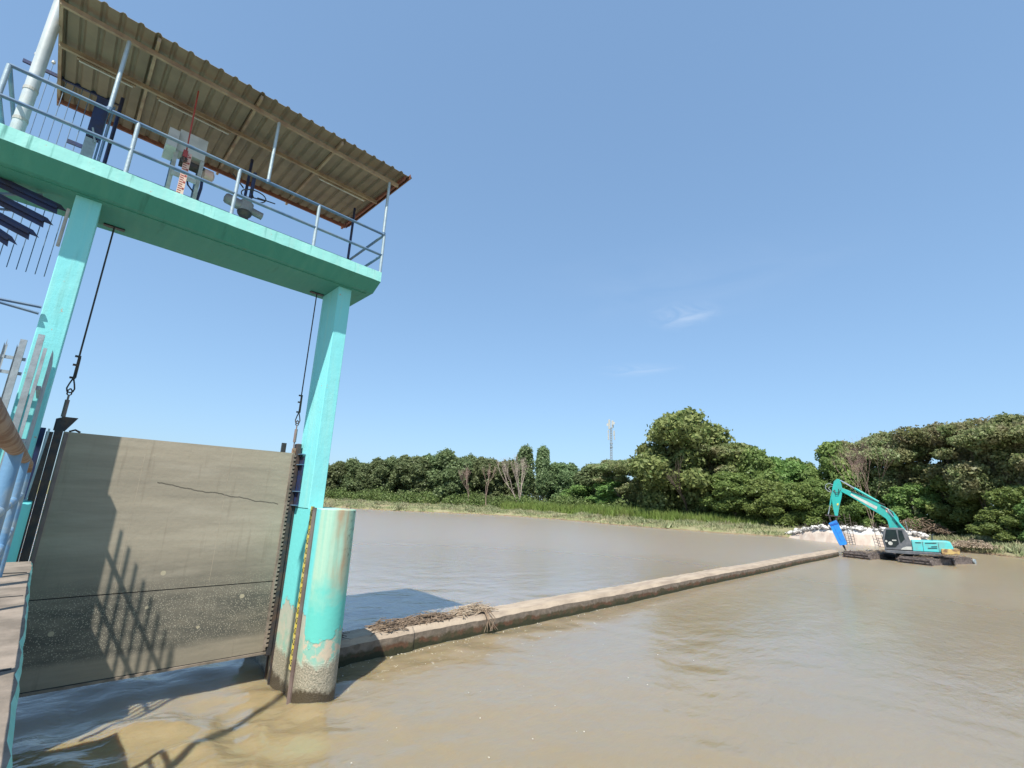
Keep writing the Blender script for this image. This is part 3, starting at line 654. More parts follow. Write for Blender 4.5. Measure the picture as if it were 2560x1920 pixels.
# ------------------------------------------------------------------ equipment on the slab
t_ = thing('hoist_cabinet', 'white control cabinet on tall steel legs under the canopy', 'cabinet')
MB().box(-4.61, -4.09, .80, 1.15, 11.14, 11.66).build('cabinet_box', M_white, t_, .01)
MB().prism([(.60, 11.05), (1.2, 11.05), (1.2, 11.16), (.74, 11.55), (.66, 11.50)], lambda p: (-4.80, p[0], p[1]), lambda p: (-4.62, p[0], p[1])).build('side_cover', M_white, t_)
for x_ in (-4.60, -4.12):
    for y_ in (.80, 1.14): MB().box(x_-.035, x_+.035, y_-.03, y_+.03, 9.76, 11.11).build('leg', M_conduit if y_ < 1 else M_rail, t_)
MB().box(-4.60, -4.16, .72, .76, 10.50, 10.60).build('crossbar', M_white, t_)
MB().lathe([(.04, 0), (.13, .04), (.13, .20), (.05, .24)], (-4.07, .95, 10.93), (1, 0, 0), 14).build('motor', M_staff, t_, smooth=True)
MB().lathe([(.10, 0), (.10, .36)], (-4.50, .98, 11.0), (1, 0, 0), 12).build('drum', M_steel, t_, smooth=True)
MB().tube([(-4.05, 1.0, 11.1), (-4.02, 1.0, 10.6), (-4.06, .98, 10.1), (-3.95, .95, 9.8)], .03, 8).build('cable', M_navy, t_, smooth=True)
MB().tube([(-4.35, .9, 10.75), (-4.27, .9, 10.5), (-4.14, .9, 10.38), (-4.12, .9, 9.78)], .018, 6).build('cable', M_navy, t_, smooth=True)
place(t_, (-4.3, .95, 9.76))
o = MB().box(-4.47, -4.35, .48, .50, 9.77, 10.98).build('level_staff', M_staff); tag(o, 'pink and cream level staff standing in front of the white cabinet', 'level staff')
q = MB()
for i in range(23):
    z0 = 9.82+i*.05; q.box(-4.465, -4.40, .4765, .4795, z0, z0+.017)
    if i % 3 == 0: q.box(-4.395, -4.36, .4765, .4795, z0, z0+.04)
q.build('staff_marks', M_red, o)
t_ = thing('hook_line', 'thin red line with a hook hanging from the canopy in front of the cabinet', 'hook line')
MB().tube([(-4.50, .46, 12.5), (-4.46, .46, 10.98)], .014, 6).build('line', M_red, t_)
MB().tube([(-4.46, .46, 11.0), (-4.50, .46, 10.93), (-4.50, .46, 10.78), (-4.47, .46, 10.72), (-4.43, .46, 10.76), (-4.44, .46, 10.84)], .02, 8).build('hook', M_steel, t_, smooth=True)
MB().box(-4.51, -4.43, .44, .48, 10.84, 11.0).build('hook_block', M_red, t_)
place(t_, (-4.48, .46, 10.7))
t_ = thing('valve_actuator', 'grey geared actuator with a black handwheel on the high walkway', 'actuator')
AX, AY = -3.12, .93
MB().lathe([(.16, 0), (.17, .05), (.10, .10), (.09, .24), (.14, .30), (.16, .36)], (AX, AY, 9.90+.14), n=18).build('pedestal', M_steel, t_, smooth=True)
MB().lathe([(.17, 0), (.17, .03), (.085, .06), (.085, .14)], (AX, AY, 9.76), n=18).build('base_flange', M_grey, t_, smooth=True)
MB().lathe([(.0, -.06), (.09, -.04), (.12, 0), (.12, .30), (.085, .34), (.085, .78), (.0, .80)], (AX-.40, AY, 10.58), (1, 0, -.14), 18).build('motor_housing', M_grey, t_, smooth=True)
MB().lathe([(.15, -.1), (.16, .12), (.10, .18), (.09, .26)], (AX, AY, 10.52), n=18).build('gear_housing', M_grey, t_, smooth=True)
q = MB(); q.tube([(AX+.12+.26*math.cos(a*math.pi/12), AY+.26*math.sin(a*math.pi/12), 10.90) for a in range(25)], .014, 6)
for a in (0, 2.1, 4.2): q.bar((AX+.12, AY, 10.86), (AX+.12+.26*math.cos(a), AY+.26*math.sin(a), 10.90), .02, .02)
q.bar((AX+.2, AY, 10.9), (AX+.60, AY, 10.94), .02, .02); q.bar((AX-.14, AY-.1, 10.95), (AX-.42, AY-.2, 11.12), .018, .018); q.bar((AX-.14, AY-.15, 10.9), (AX-.42, AY-.3, 11.05), .018, .018)
q.build('handwheel', M_black, t_, smooth=True)
MB().tube([(AX+.06, AY, 10.78), (AX+.06, AY, 11.50)], .04, 8).build('spindle_cover', M_navy, t_, smooth=True)
place(t_, (AX, AY, 9.76))
# white pole
t_ = thing('white_mast_pole', 'thick white pole rising from the left end of the high walkway', 'pole')
MB().tube([(-6.82, .80, 9.80), (-6.82, .80, 15.5), (-6.82, .8, 19)], .098, 20, .085).build('shaft', M_pole, t_, smooth=True)
MB().lathe([(.2, 0), (.2, .03)], (-6.82, .8, 9.765), n=12).build('base_plate', M_rust, t_)
for z_ in (10.35, 11.0): MB().lathe([(.104, 0), (.104, .06)], (-6.82, .8, z_), n=20).build('clamp_band', M_conduit, t_)
place(t_, (-6.82, .8, 9.76))
# steel upright with latch frame
t_ = thing('steel_upright', 'grey steel upright with a navy frame beside the left canopy post', 'steel frame')
MB().box(-6.02, -5.84, 1.48, 1.58, 9.76, 10.98).build('channel', M_galv, t_)
MB().box(-6.02, -5.80, 1.46, 1.60, 11.0, 11.95).build('upper_frame', M_navy, t_)
for x_ in (-5.80, -5.73): MB().tube([(x_, 1.5, 9.76), (x_, 1.5, 11.9)], .018, 6).build('rod', M_rail, t_)
MB().bar((-5.95, 1.45, 11.2), (-5.86, 1.45, 10.9), .03, .03).build('latch', M_galv, t_)
MB().box(-6.25, -6.02, 1.5, 1.54, 10.70, 10.78).build('bracket', M_navy, t_)
place(t_, (-5.9, 1.5, 9.76))
# tall picket screen behind the slab
def pale(q, x, y, z0, z1, w_=.05, t=.02, ax='x', tip=.1):
    """one palisade pale, W section with a pointed head"""
    if ax == 'x': f = lambda u, v, z: (x+u, y+v, z)
    else: f = lambda u, v, z: (x+v, y+u, z)
    pr = [(-w_/2, 0), (-w_/5, t), (w_/5, t), (w_/2, 0)]
    vs = []
    for z in (z0, z1): vs += [f(u, v, z) for u, v in pr]+[f(u, v-.004, z) for u, v in pr]
    vs += [f(-w_/2, 0, z1+tip*.4), f(0, t, z1+tip), f(w_/2, 0, z1+tip*.4)]
    fs = []
    for i in range(3): fs += [(i, i+1, 8+i+1, 8+i), (4+i, 12+i, 12+i+1, 4+i+1)]
    fs += [(0, 8, 12, 4), (3, 7, 15, 11), (8, 9, 16), (9, 10, 17), (10, 11, 18), (0, 4, 5, 6, 7, 3, 2, 1)]
    q.add(vs, fs)
t_ = thing('picket_screen', 'tall screen of thin blue pickets standing behind the left end of the slab', 'picket screen')
for i in range(11):
    q = MB(); x_ = -7.15+i*.135; q.tube([(x_, 2.6, 8.2), (x_, 2.6, 12.95)], .008, 6); q.build('picket', M_rail, t_)
    MB().lathe([(.0, 0), (.035, .03), (.03, .08), (0, .1)], (x_, 2.6, 12.94), n=8).build('finial', M_white, t_, smooth=True)
for z_ in (12.68,): MB().box(-7.3, -5.7, 2.575, 2.625, z_, z_+.07).build('rail', M_navy, t_)
place(t_, (-6.5, 2.6, 8.2))
# ------------------------------------------------------------------ spiked barrier
t_ = thing('spiked_barrier', 'dark navy horizontal spikes fanned out beside the left column', 'spiked barrier')
for (a, b2) in (((-7.3, .20, 8.97), (-5.89, .20, 8.70)), ((-7.3, .20, 8.73), (-6.00, .20, 8.38)), ((-7.3, .20, 8.47), (-6.12, .20, 8.09)), ((-7.3, .2, 8.36), (-6.33, .20, 7.86))):
    a, b2 = (Vector((-5.288+(p[0]+5.288)*1.069, .95, 4.148+(p[2]-4.148)*1.069)) for p in (a, b2))
    q = MB(); d = (b2-a).normalized(); u = Vector((0, 0, 1)); h_ = .10
    pts = [a-u*h_, a+u*h_, b2-d*.10+u*h_, b2+u*.02, b2-d*.13, b2-d*.12-u*h_*1.1]
    vs = [p+Vector((0, -.0, 0)) for p in pts]+[p+Vector((0, .03, 0)) for p in pts]
    vs = pts + [p+Vector((0, .012, 0)) for p in pts]
    n = len(pts); q.add(vs, [tuple(range(n)), tuple(range(n, 2*n))[::-1]]+[(i, (i+1) % n, n+(i+1) % n, n+i) for i in range(n)])
    q.bar(a+Vector((0, -.03, 0)), b2-d*.14+Vector((0, -.03, 0)), .05, .05)
    q.build('spike', M_navy, t_)
MB().bar((-7.4, 1.0, 8.7), (-6.30, 1.0, 9.22), .05, .04).bar((-7.3, 1.0, 8.55), (-6.6, 1.0, 8.75), .04, .03).build('brace', M_rail, t_)
place(t_, (-6.9, .95, 8.1))
t_ = thing('pipe_bracket', 'pair of pale blue pipes joining the left column from the left', 'pipe bracket')
MB().tube([(-8.0, .5, 6.95), (-5.87, .52, 7.02)], .026, 8).build('pipe', M_rail, t_, smooth=True)
MB().tube([(-8.0, .5, 6.98), (-6.5, .5, 6.96), (-5.88, .52, 6.90)], .024, 8).build('pipe', M_rail, t_, smooth=True)
place(t_, (-7, .5, 6.9))
# ------------------------------------------------------------------ palisade fences
t_ = thing('palisade_fence', 'galvanised palisade fence on the left pier running out from the left column', 'fence')
MB().box(-5.80, -5.72, .28, .40, 3.78, 6.50).build('post', M_galv, t_)
MB().prism([(-.1, 0), (0, .02), (.1, 0), (.08, -.3), (-.08, -.3)], lambda p: (-5.70, .27, 6.64+p[1]), lambda p: (-5.70+.001, .29, 6.64+p[1])) 
MB().box(-5.66, -5.62, -.66, -.60, 3.0, 6.1).build('post', M_galv, t_)
for z_ in (5.46, 4.66): MB().box(-5.62, -5.57, -.62, .50, z_, z_+.06).build('rail', M_galv, t_)
for i in range(9):
    q = MB(); pale(q, -5.56, .42-i*.125, 3.95, 6.05, .045, .02, 'y', .13); q.build('pale', M_galv, t_)
place(t_, (-5.6, 0, 3.78))
t_ = thing('palisade_fence', 'galvanised palisade fence facing the viewer left of the left column', 'fence')
for z_ in (6.04, 5.80): MB().box(-7.6, -5.86, .30, .33, z_-.025, z_+.025).build('rail', M_galv, t_)
for i in range(11):
    q = MB(); pale(q, -5.98-i*.145, .29, 4.1, 6.22, .045, .02, 'x', .12); q.build('pale', M_galv, t_)
MB().box(-5.98, -5.90, .22, .30, 3.9, 6.35).build('post', M_galv, t_)
place(t_, (-6.8, .3, 3.9))
# ------------------------------------------------------------------ sluice gate leaf
t_ = thing('sluice_gate', 'large grey brown steel sluice gate hanging between the piers', 'sluice gate')
GX0, GX1, GY = -5.17, -.985, 1.43
MB().box(GX0, GX1, GY, GY+.10, .66, 2.105).build('skin_plate', M_gate, t_)
MB().box(GX0, GX1, GY-.004, GY+.10, 2.125, 5.03).build('skin_plate', M_gate, t_)
MB().box(GX0+.01, GX1-.01, GY+.02, GY+.09, 2.10, 2.13).build('seam', M_steel, t_)
MB().box(GX0, GX1+.0, GY-.03, GY+.14, .60, .645).build('bottom_seal', M_deck, t_)
MB().box(GX0, GX1, GY+.0, GY+.2, .648, .657).build('bottom_gap', M_black, t_)
for x_, mt_ in ((GX0+.02, M_brown), (GX1-.07, M_deck)): MB().box(x_, x_+.05, GY-.022, GY-.006, .68, 5.0).build('seal_strip', mt_, t_)
for x_ in (-3.9, -2.35): MB().box(x_, x_+.006, GY-.0055, GY-.001, 2.2, 5.0).build('weld_line', M_old_w, t_)
pl_ = [(GX1-.03, .74)]
for i in range(46): z0 = .75+i*.093; pl_ += [(GX1-.028, z0), (GX1+.02, z0+.004), (GX1+.018, z0+.05), (GX1-.028, z0+.056)]
pl_ += [(GX1-.028, 5.03), (GX1-.045, 5.03), (GX1-.045, .74)]
MB().prism(pl_, lambda p: (p[0], GY-.042, p[1]), lambda p: (p[0], GY-.0225, p[1])).build('seal_clamp_strip', M_deck, t_)
for i in range(5): MB().box(GX0+.1, GX1-.1, GY+.11, GY+.35, .9+i*.95, .98+i*.95).build('stiffener', M_steel, t_)
MB().box(-5.30, -5.18, GY-.02, GY+.16, .6, 5.22).build('side_beam', M_steel, t_)
MB().prism([(-5.32, 5.04), (-5.16, 5.04), (-5.02, 5.30), (-5.22, 5.30), (-5.32, 5.25)], lambda p: (p[0], GY+.0, p[1]), lambda p: (p[0], GY+.10, p[1])).build('lifting_lug', M_steel, t_)
MB().box(-.975, -.86, GY-.03, GY+.16, .55, 5.27).build('side_beam', M_steel, t_, .02)
MB().box(-1.25, -1.15, GY+.2, GY+.26, 4.9, 5.27).build('lifting_lug', M_black, t_)
MB().box(-1.05, -.98, GY+.0, GY+.08, 5.035, 5.15).build('lug_plate', M_rust, t_)
MB().tube([(-5.10, GY+.05, 5.04), (-5.02, GY+.05, 5.08), (-4.94, GY+.05, 5.04)], .018, 6).build('lifting_eye', M_steel, t_)
place(t_, (-3.1, 1.45, .6))
for x0, x1, lab in ((-.858, -.80, 'dark steel guide channel on the right pier'), (-5.40, -5.305, 'dark steel guide channel on the left pier')):
    o = MB().box(x0, x1, 1.37, 1.40, -1, 5.0).box(x0, x1, 1.62, 1.65, -1, 5.0).build('gate_guide', M_steel); tag(o, lab, 'gate guide', 'gate guides')
t_ = thing('guide_bracket', 'navy open bracket frame above the right pier behind the column', 'bracket')
MB().box(-.86, -.835, 1.18, 1.42, 3.82, 4.95).build('back_plate', M_navy, t_)
for z_ in (3.80, 4.12, 4.75, 5.0): MB().box(-.93, -.832, 1.17, 1.43, z_, z_+.02).build('shelf_plate', M_rail, t_)
place(t_, (-.85, 1.3, 3.8))
t_ = thing('gate_counter_frame', 'dark navy steel frame in the shade left of the gate', 'steel frame')
MB().box(-6.0, -5.42, 1.9, 2.1, 3.78, 5.10).build('panel', M_navy, t_)
MB().bar((-5.44, 1.36, 3.2), (-5.37, 1.36, 5.05), .03, .03).build('rod', M_post, t_)
place(t_, (-5.7, 2, 3.8))
# ropes
def rope(x, lab):
    t_ = thing('lifting_rope', lab, 'lifting rope', 'ropes holding up the gate'); y = 1.47
    MB().box(x-.17, x+.17, y-.05, y+.05, 9.235, 9.262).build('ceiling_plate', M_black, t_)
    MB().tube([(x, y, 9.25), (x, y, 6.0)], .015, 8).build('rope', M_steel, t_, smooth=True)
    q = MB()
    for z_ in (6.45, 6.28, 6.03): q.box(x-.06, x+.03, y-.02, y+.02, z_, z_+.035)
    q.tube([(x+.02, y, 6.45), (x+.025, y, 6.05)], .014, 6).build('rope_clips', M_steel, t_)
    q = MB(); q.tube([(x, y, 6.05), (x-.035, y, 5.93), (x-.055, y, 5.84), (x-.04, y, 5.78), (x, y, 5.76), (x+.04, y, 5.78), (x+.055, y, 5.84), (x+.035, y, 5.93), (x, y, 6.05)], .013, 6)
    q.tube([(x, y, 5.84), (x-.03, y, 5.80), (x-.03, y, 5.73), (x, y, 5.70), (x+.03, y, 5.73), (x+.03, y, 5.80), (x, y, 5.84)], .013, 6).build('shackle', M_steel, t_, smooth=True)
    MB().tube([(x, y, 5.72), (x, y, 5.62)], .016, 8).tube([(x, y, 5.62), (x, y, 5.30)], .035, 10).tube([(x, y, 5.31), (x, y, 5.12)], .016, 8).build('turnbuckle', M_brown, t_, smooth=True)
    place(t_, (x, y, 5.1))
rope(-5.235, 'left lifting rope with shackle and turnbuckle above the gate'); rope(-1.03, 'right lifting rope with shackle and turnbuckle beside the right column')

# ------------------------------------------------------------------ deck with foreground railing
q = MB(); n = 90; vs = []; 
for i in range(n+1):
    y_ = -.72-15.3*i/n; j = rnd.uniform(-.012, .012)
    vs += [(XL+j, y_, 3.01+rnd.uniform(-.004, .004)), (XL+.02+j*.4, y_, 2.97), (XL-.03, y_, -1.5), (-9.5, y_, -1.5), (-9.5, y_, 3.01)]
fs = [(i*5+a, i*5+(a+1) % 5, (i+1)*5+(a+1) % 5, (i+1)*5+a) for i in range(n) for a in range(5)]+[(0, 1, 2, 3, 4), tuple(n*5+a for a in range(5))]
q.add(vs, fs); d_ = q.build('walkway_deck', M_deck); tag(d_, 'worn concrete walkway deck on the left', kind='structure')
d_.data.materials.append(M_pier_edge := teal_mat('worn_turquoise_edge', .7, (.20, .52, .42)))
for p in d_.data.polygons:
    if p.normal.x > .3: p.material_index = 1
q = MB()
for y_ in (-1.9, -3.6, -6.2, -8.8): q.box(-9.4, XL-.03, y_-.012, y_+.012, 3.0, 3.0185)
o = q.build('deck_joint_lines', M_black); tag(o, kind='structure')
t_ = thing('pipe_railing', 'worn blue pipe railing with a rusty brown top rail on the near deck', 'railing')
MB().tube([(-5.44, -2.16, 4.24), (-5.44, -2.22, 4.31), (-5.44, -2.4, 4.33), (-5.44, -7, 4.325), (-5.44, -16, 4.33)], .042, 16).build('top_rail', M_rust, t_, smooth=True)
for z_ in (3.95, 3.55): MB().tube([(-5.44, -2.16, z_), (-5.44, -16, z_)], .034, 12).build('mid_rail', M_railfg, t_, smooth=True)
for y_ in (-2.16, -4.3, -6.4, -13, -15.5): MB().tube([(-5.44, y_, 3.0), (-5.44, y_, 4.31)], .040, 14).build('post', M_railfg, t_, smooth=True)
place(t_, (-5.44, -8, 3.01))
t_ = thing('unseen_shadow_post', 'tall unseen post added on the left deck to cast a shadow strip', 'shadow post')
MB().tube([(-7.4, -4.23, 3.0), (-7.4, -4.23, 14.95)], .09, 12, .07).build('shaft', M_pole, t_, smooth=True)  # added out of view so its shadow strip falls on water and pier
MB().box(-7.6, -6.9, -4.3, -4.16, 14.9, 14.98).build('post_head', M_white, t_)
place(t_, (-7.4, -4.23, 3.0))

# ------------------------------------------------------------------ weir wall
q = MB(); n = 420; vs = []; rg = random.Random(4)
wv_ = [(rg.uniform(1.2, 9), rg.uniform(0, 6.3), rg.uniform(0, 6.3)) for _ in range(14)]
def crag(x, k_): return sum(math.sin(f*x+a+k_*b)/(2+f) for f, a, b in wv_)*.10
prof = [(-.02, -1.5), (-.02, .43), (.10, .56), (.62, .60), (.72, .50), (.72, -1.5)]
for i in range(n+1):
    x_ = -.3+54.2*(i/n)**1.7; y_ = weir_y(x_); sh = .28*max(0, 1-abs(x_-1.2)/.9)*0
    for k_, (dy, z_) in enumerate(prof):
        j = (.16*crag(x_, k_)+rg.uniform(-.004, .004)) if k_ in (1, 2, 3, 4) else 0
        vs.append((x_, y_+dy+j+(.05*math.sin(x_*.35) if x_ > 3 else 0), z_+j*.6+.008*math.sin(x_*.8)*(k_ in (1, 2, 3, 4))))
fs = [(i*6+a, i*6+(a+1) % 6, (i+1)*6+(a+1) % 6, (i+1)*6+a) for i in range(n) for a in range(6)]+[tuple(range(6)), tuple(n*6+a for a in range(6))[::-1]]
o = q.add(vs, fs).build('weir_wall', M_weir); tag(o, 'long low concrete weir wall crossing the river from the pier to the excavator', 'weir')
# driftwood heaps
def sticks(name, lab, cx, cy, cz, lx, ly, h_, n, seed, mt=M_wood, L=(.15, .6), r_=.012, grp=None, cat='driftwood'):
    rg = random.Random(seed); q = MB()
    for i in range(n):
        a = rg.gauss(0, .7) if rg.random() < .7 else rg.uniform(0, 3.1); l_ = rg.uniform(*L); u = rg.uniform(-1, 1); v = rg.uniform(-1, 1)
        p = Vector((u*lx, v*ly, max(0, (1-u*u)*(1-v*v))*h_*rg.random())); d = Vector((math.cos(a), math.sin(a)*.5, rg.uniform(-.25, .3)))*l_
        q.tube([p-d/2, p+Vector((rg.uniform(-.1, .1), rg.uniform(-.1, .1), rg.uniform(0, .12)))*l_, p+d/2], r_*rg.uniform(.5, 1.6), 5, r_*.4)
    o = q.build(name, mt, fix=False); o.location = (cx, cy, cz); return tag(o, lab, cat, grp)
sticks('driftwood_heap', 'small dark clump of roots on the weir beside the pier', .55, 1.75, .60, .35, .25, .22, 60, 1, M_rebar, grp='driftwood on the weir')
sticks('driftwood_heap', 'dark matted driftwood clump at the edge of the shadow on the weir', 2.25, 1.85, .58, .38, .3, .26, 110, 2, M_wood, grp='driftwood on the weir')
sticks('driftwood_heap', 'long pile of grey brown driftwood twigs lying on the weir', 3.55, 1.98, .60, .95, .26, .17, 210, 3, M_wood, (.2, .7), .014, 'driftwood on the weir')
sticks('driftwood_heap', 'pile of pale driftwood branches on the weir, farther from the pier', 5.45, 2.0, .62, .65, .3, .18, 120, 4, M_log, (.2, .8), .016, 'driftwood on the weir')
q = MB()
for i in range(9):
    rg = random.Random(40+i); x_ = 5.75+rg.uniform(-.12, .12); y_ = weir_y(x_)
    q.tube([(x_, y_+.5, .62), (x_+rg.uniform(-.1, .1), y_+.1, .62+rg.uniform(0, .12)), (x_+rg.uniform(-.15, .15), y_-.12, .45), (x_+rg.uniform(-.3, .3), y_-.18, .12)], .022, 5, .008)
tag(q.build('hanging_roots', M_wood, fix=False), 'dark roots hanging over the front face of the weir', 'roots')

# ------------------------------------------------------------------ excavator
E0 = Vector((55.5, -2.0, 0)); hv = Vector((.99, .141, 0)).normalized(); ru = Vector((hv.y, -hv.x, 0))
def W(u, v, z): return E0+ru*u+hv*v+Vector((0, 0, z))
T_ex = simple('excavator_turquoise', (.02, .37, .33), (.05, .29, .26), .35, 0, 2, .4, .7, .05)
T_ex2 = simple('excavator_pale_turquoise', (.08, .50, .50), (.14, .38, .37), .4, 0, 2)
T_gl = simple('cab_glass', (.015, .02, .025), (.02, .03, .03), .08, 0, 2, bump=0)
T_cab = simple('cab_grey', (.10, .11, .12), (.16, .16, .17), .4, .2, 3)
T_mud = simple('muddy_track', (.16, .13, .115), (.07, .055, .05), .9, 0, 5, .4, .6, .6)
T_blue = simple('hammer_blue', (.02, .23, .68), (.03, .17, .48), .4, 0, 3)
T_chr = simple('chrome_rod', (.75, .75, .75), None, .2, .9, 3, bump=0)
T_ylw = simple('rusty_yellow_box', (.45, .32, .12), (.16, .09, .05), .8, 0, 3, .42, .58)
t_ = thing('amphibious_excavator', 'turquoise amphibious excavator standing on muddy pontoons at the end of the weir', 'excavator')
def pz(poly, v0, v1, name, mt, par=None, bev=.02): 
    return MB().prism(poly, lambda p: W(p[0], v0, p[1]), lambda p: W(p[0], v1, p[1])).build(name, mt, par or t_, bev)
boom = pz([(-3.7, 6.83), (-2.56, 6.32), (-1.55, 5.84), (-.71, 5.32), (-.13, 4.92), (.3, 4.59), (.63, 4.01), (.68, 2.7), (-.15, 2.7), (-.24, 3.65), (-.34, 3.88), (-.82, 4.31), (-1.54, 4.82), (-2.38, 5.49), (-3.25, 6.11), (-3.75, 6.42)], -.25, .3, 'boom', T_ex)
pz([(-2.9, 6.25), (-1.6, 5.45), (-.9, 5.0), (-1.0, 4.72), (-1.8, 5.25), (-3.0, 6.1)], -.262, -.251, 'boom_stripe', M_white, boom, 0)
pz([(-.3, 4.9), (-.1, 4.9), (.18, 4.45), (.1, 4.3), (-.25, 4.55)], -.268, -.256, 'boom_badge', M_staff, boom, 0)
MB().tube([W(-2.9, -.30, 6.48), W(-1.5, -.30, 5.86), W(-.3, -.3, 5.2)], .035, 6).build('hydraulic_pipe', M_black, boom)
MB().tube([W(-.6, -.30, 5.1), W(.2, -.32, 4.55), W(.45, -.3, 3.4)], .035, 6).build('hydraulic_pipe', M_black, boom)
stick = pz([(-4.29, 7.48), (-4.0, 7.73), (-3.78, 7.70), (-3.67, 7.24), (-3.62, 6.58), (-3.8, 5.77), (-4.06, 4.95), (-4.30, 3.95), (-4.56, 3.95), (-4.64, 4.76), (-4.66, 5.74), (-4.53, 6.65)], -.2, .25, 'stick', T_ex)
pz([(-4.25, 5.2), (-4.1, 5.25), (-4.12, 5.05), (-4.27, 5.0)], -.212, -.201, 'stick_badge', M_yellow, stick, 0)
MB().tube([W(-4.45, -.24, 6.55), W(-4.2, -.3, 6.3), W(-3.9, -.3, 6.35), W(-3.8, -.24, 6.6)], .03, 6).tube([W(-4.3, -.24, 6.6), W(-4.25, -.3, 6.1), W(-4.0, -.28, 6.1), W(-3.95, -.24, 6.7)], .03, 6).build('hydraulic_hose', M_black, stick)
c_ = MB().tube([W(-2.6, 0, 6.80), W(-.75, 0, 5.48)], .12, 10).build('arm_cylinder', T_ex, t_, smooth=True)
MB().tube([W(-3.75, 0, 7.60), W(-2.55, 0, 6.77)], .07, 8).build('rod', T_chr, c_, smooth=True)
c_ = MB().tube([W(-4.57, -.1, 6.3), W(-4.86, -.1, 5.0)], .08, 8).build('bucket_cylinder', T_ex, t_, smooth=True)
MB().tube([W(-4.86, -.1, 5.0), W(-5.12, -.1, 4.05)], .045, 6).build('rod', T_chr, c_, smooth=True)
for v_ in (-.35, .35):
    c_ = MB().tube([W(.95, v_, 2.9), W(.25, v_, 4.1)], .10, 8).build('boom_cylinder', T_ex, t_, smooth=True)
    MB().tube([W(.25, v_, 4.1), W(-.1, v_, 4.75)], .055, 6).build('rod', T_chr, c_, smooth=True)
MB().tube([W(-4.4, -.1, 7.1), W(-4.75, -.15, 7.28), W(-5.05, -.15, 7.1), W(-5.12, -.15, 6.75), W(-4.92, -.12, 6.45), W(-4.6, -.1, 6.35)], .035, 6).build('hydraulic_hose', M_galv, t_, smooth=True)
MB().tube([W(-4.4, .1, 6.98), W(-4.7, .05, 6.95), W(-4.85, .0, 6.72), W(-4.65, .0, 6.5)], .035, 6).build('hydraulic_hose', M_galv, t_, smooth=True)
MB().bar(W(-5.4, 0, 3.97), W(-4.1, 0, 3.9), .35, .13).build('linkage', M_steel, t_)
MB().bar(W(-5.05, -.1, 3.9), W(-4.95, -.1, 3.2), .12, .12).bar(W(-4.4, 0, 3.9), W(-4.5, 0, 3.3), .2, .15).build('linkage', M_steel, t_)
hm = pz([(-5.17, 3.16), (-4.48, 3.52), (-4.34, 3.17), (-3.82, 1.32), (-3.84, 1.13), (-4.40, 1.0), (-4.51, 1.19)], -.3, .3, 'breaker_hammer', T_blue)
pz([(-4.75, 2.95), (-4.6, 3.0), (-4.12, 1.5), (-4.25, 1.45)], -.33, -.302, 'rib', T_blue, hm, 0)
pz([(-5.12, 3.02), (-4.38, 3.30), (-4.33, 3.16), (-5.06, 2.88)], -.34, -.302, 'collar', simple('hammer_dark_blue', (.015, .10, .42), None, .5), hm, 0)
MB().tube([W(-4.15, 0, 1.08), W(-4.0, 0, .62), W(-3.95, 0, .5)], .10, 8, .05).build('chisel', M_steel, hm, smooth=True)
cabp = [(-.5, 2.99), (.1, 3.08), (.88, 3.09), (1.13, 2.62), (1.31, 1.68), (1.30, 1.08), (-.72, 1.02), (-.82, 1.88), (-.69, 2.72)]
cb = pz(cabp, -1.35, -.35, 'cab', T_cab, None, .05)
w1 = pz([(-.46, 2.86), (.30, 2.90), (.38, 1.62), (.07, 1.28), (-.60, 1.24), (-.69, 1.89)], -1.372, -1.352, 'side_window', T_gl, cb, 0)
pz([(.44, 2.90), (.74, 2.87), (.87, 2.09), (.52, 1.69), (.42, 2.2)], -1.372, -1.352, 'rear_window', T_gl, cb, 0)
MB().add([W(-.53, -1.25, 2.86), W(-.53, -.45, 2.86), W(-.70, -.45, 2.70), W(-.70, -1.25, 2.70)], [(0, 1, 2, 3)])
MB().prism([(-.705, 2.68), (-.735, 2.68), (-.85, 1.9), (-.82, 1.9)], lambda p: W(p[0], -1.25, p[1]), lambda p: W(p[0], -.45, p[1])).build('front_window', T_gl, cb)
for (u_, z_, r_) in ((-.26, 1.62, .17), (-.56, 1.80, .09)):
    MB().lathe([(r_, 0), (r_, .012)], W(u_, -1.388, z_), hv, 16).build('round_sticker', M_white, w1)
pz([(-.1, 1.86), (.22, 1.88), (.22, 1.98), (-.1, 1.96)], -1.386, -1.374, 'lettering_strip', M_white, w1, 0)
pz([(.45, 1.12), (1.28, 1.15), (1.27, 1.45), (.9, 1.42), (.62, 1.30)], -1.37, -1.352, 'door_panel', M_white, cb, 0)
MB().tube([W(1.2, -1.3, 2.6), W(1.1, -1.3, 3.8)], .02, 5).build('mirror_arm', M_galv, cb)
hs = pz([(1.33, 2.0), (3.25, 2.10), (4.05, 2.12), (4.22, 1.60), (4.20, 1.15), (1.33, 1.05)], -1.3, 1.3, 'engine_house', T_ex2, None, .06)
for a_, b2_ in (((1.6, 1.85), (2.0, 1.87)), ((2.3, 1.86), (3.1, 1.92)), ((2.45, 1.42), (3.1, 1.48)), ((2.7, 1.58), (3.1, 1.62))):
    MB().bar(W(a_[0], -1.315, a_[1]), W(b2_[0], -1.315, b2_[1]), .05, .05).build('vent', M_black, hs)
for u_ in (2.12, 3.22): MB().bar(W(u_, -1.31, 1.12), W(u_, -1.31, 1.98), .03, .03).build('panel_gap', T_cab, hs)
MB().tube([W(2.9, .3, 2.1), W(2.95, .3, 2.55), W(3.1, .3, 2.65)], .06, 6).build('exhaust', M_black, hs)
pz([(-.78, .98), (3.3, 1.09), (3.3, .92), (1.0, .74), (-.7, .74)], -1.4, 1.3, 'turntable_frame', T_cab, None, .03)
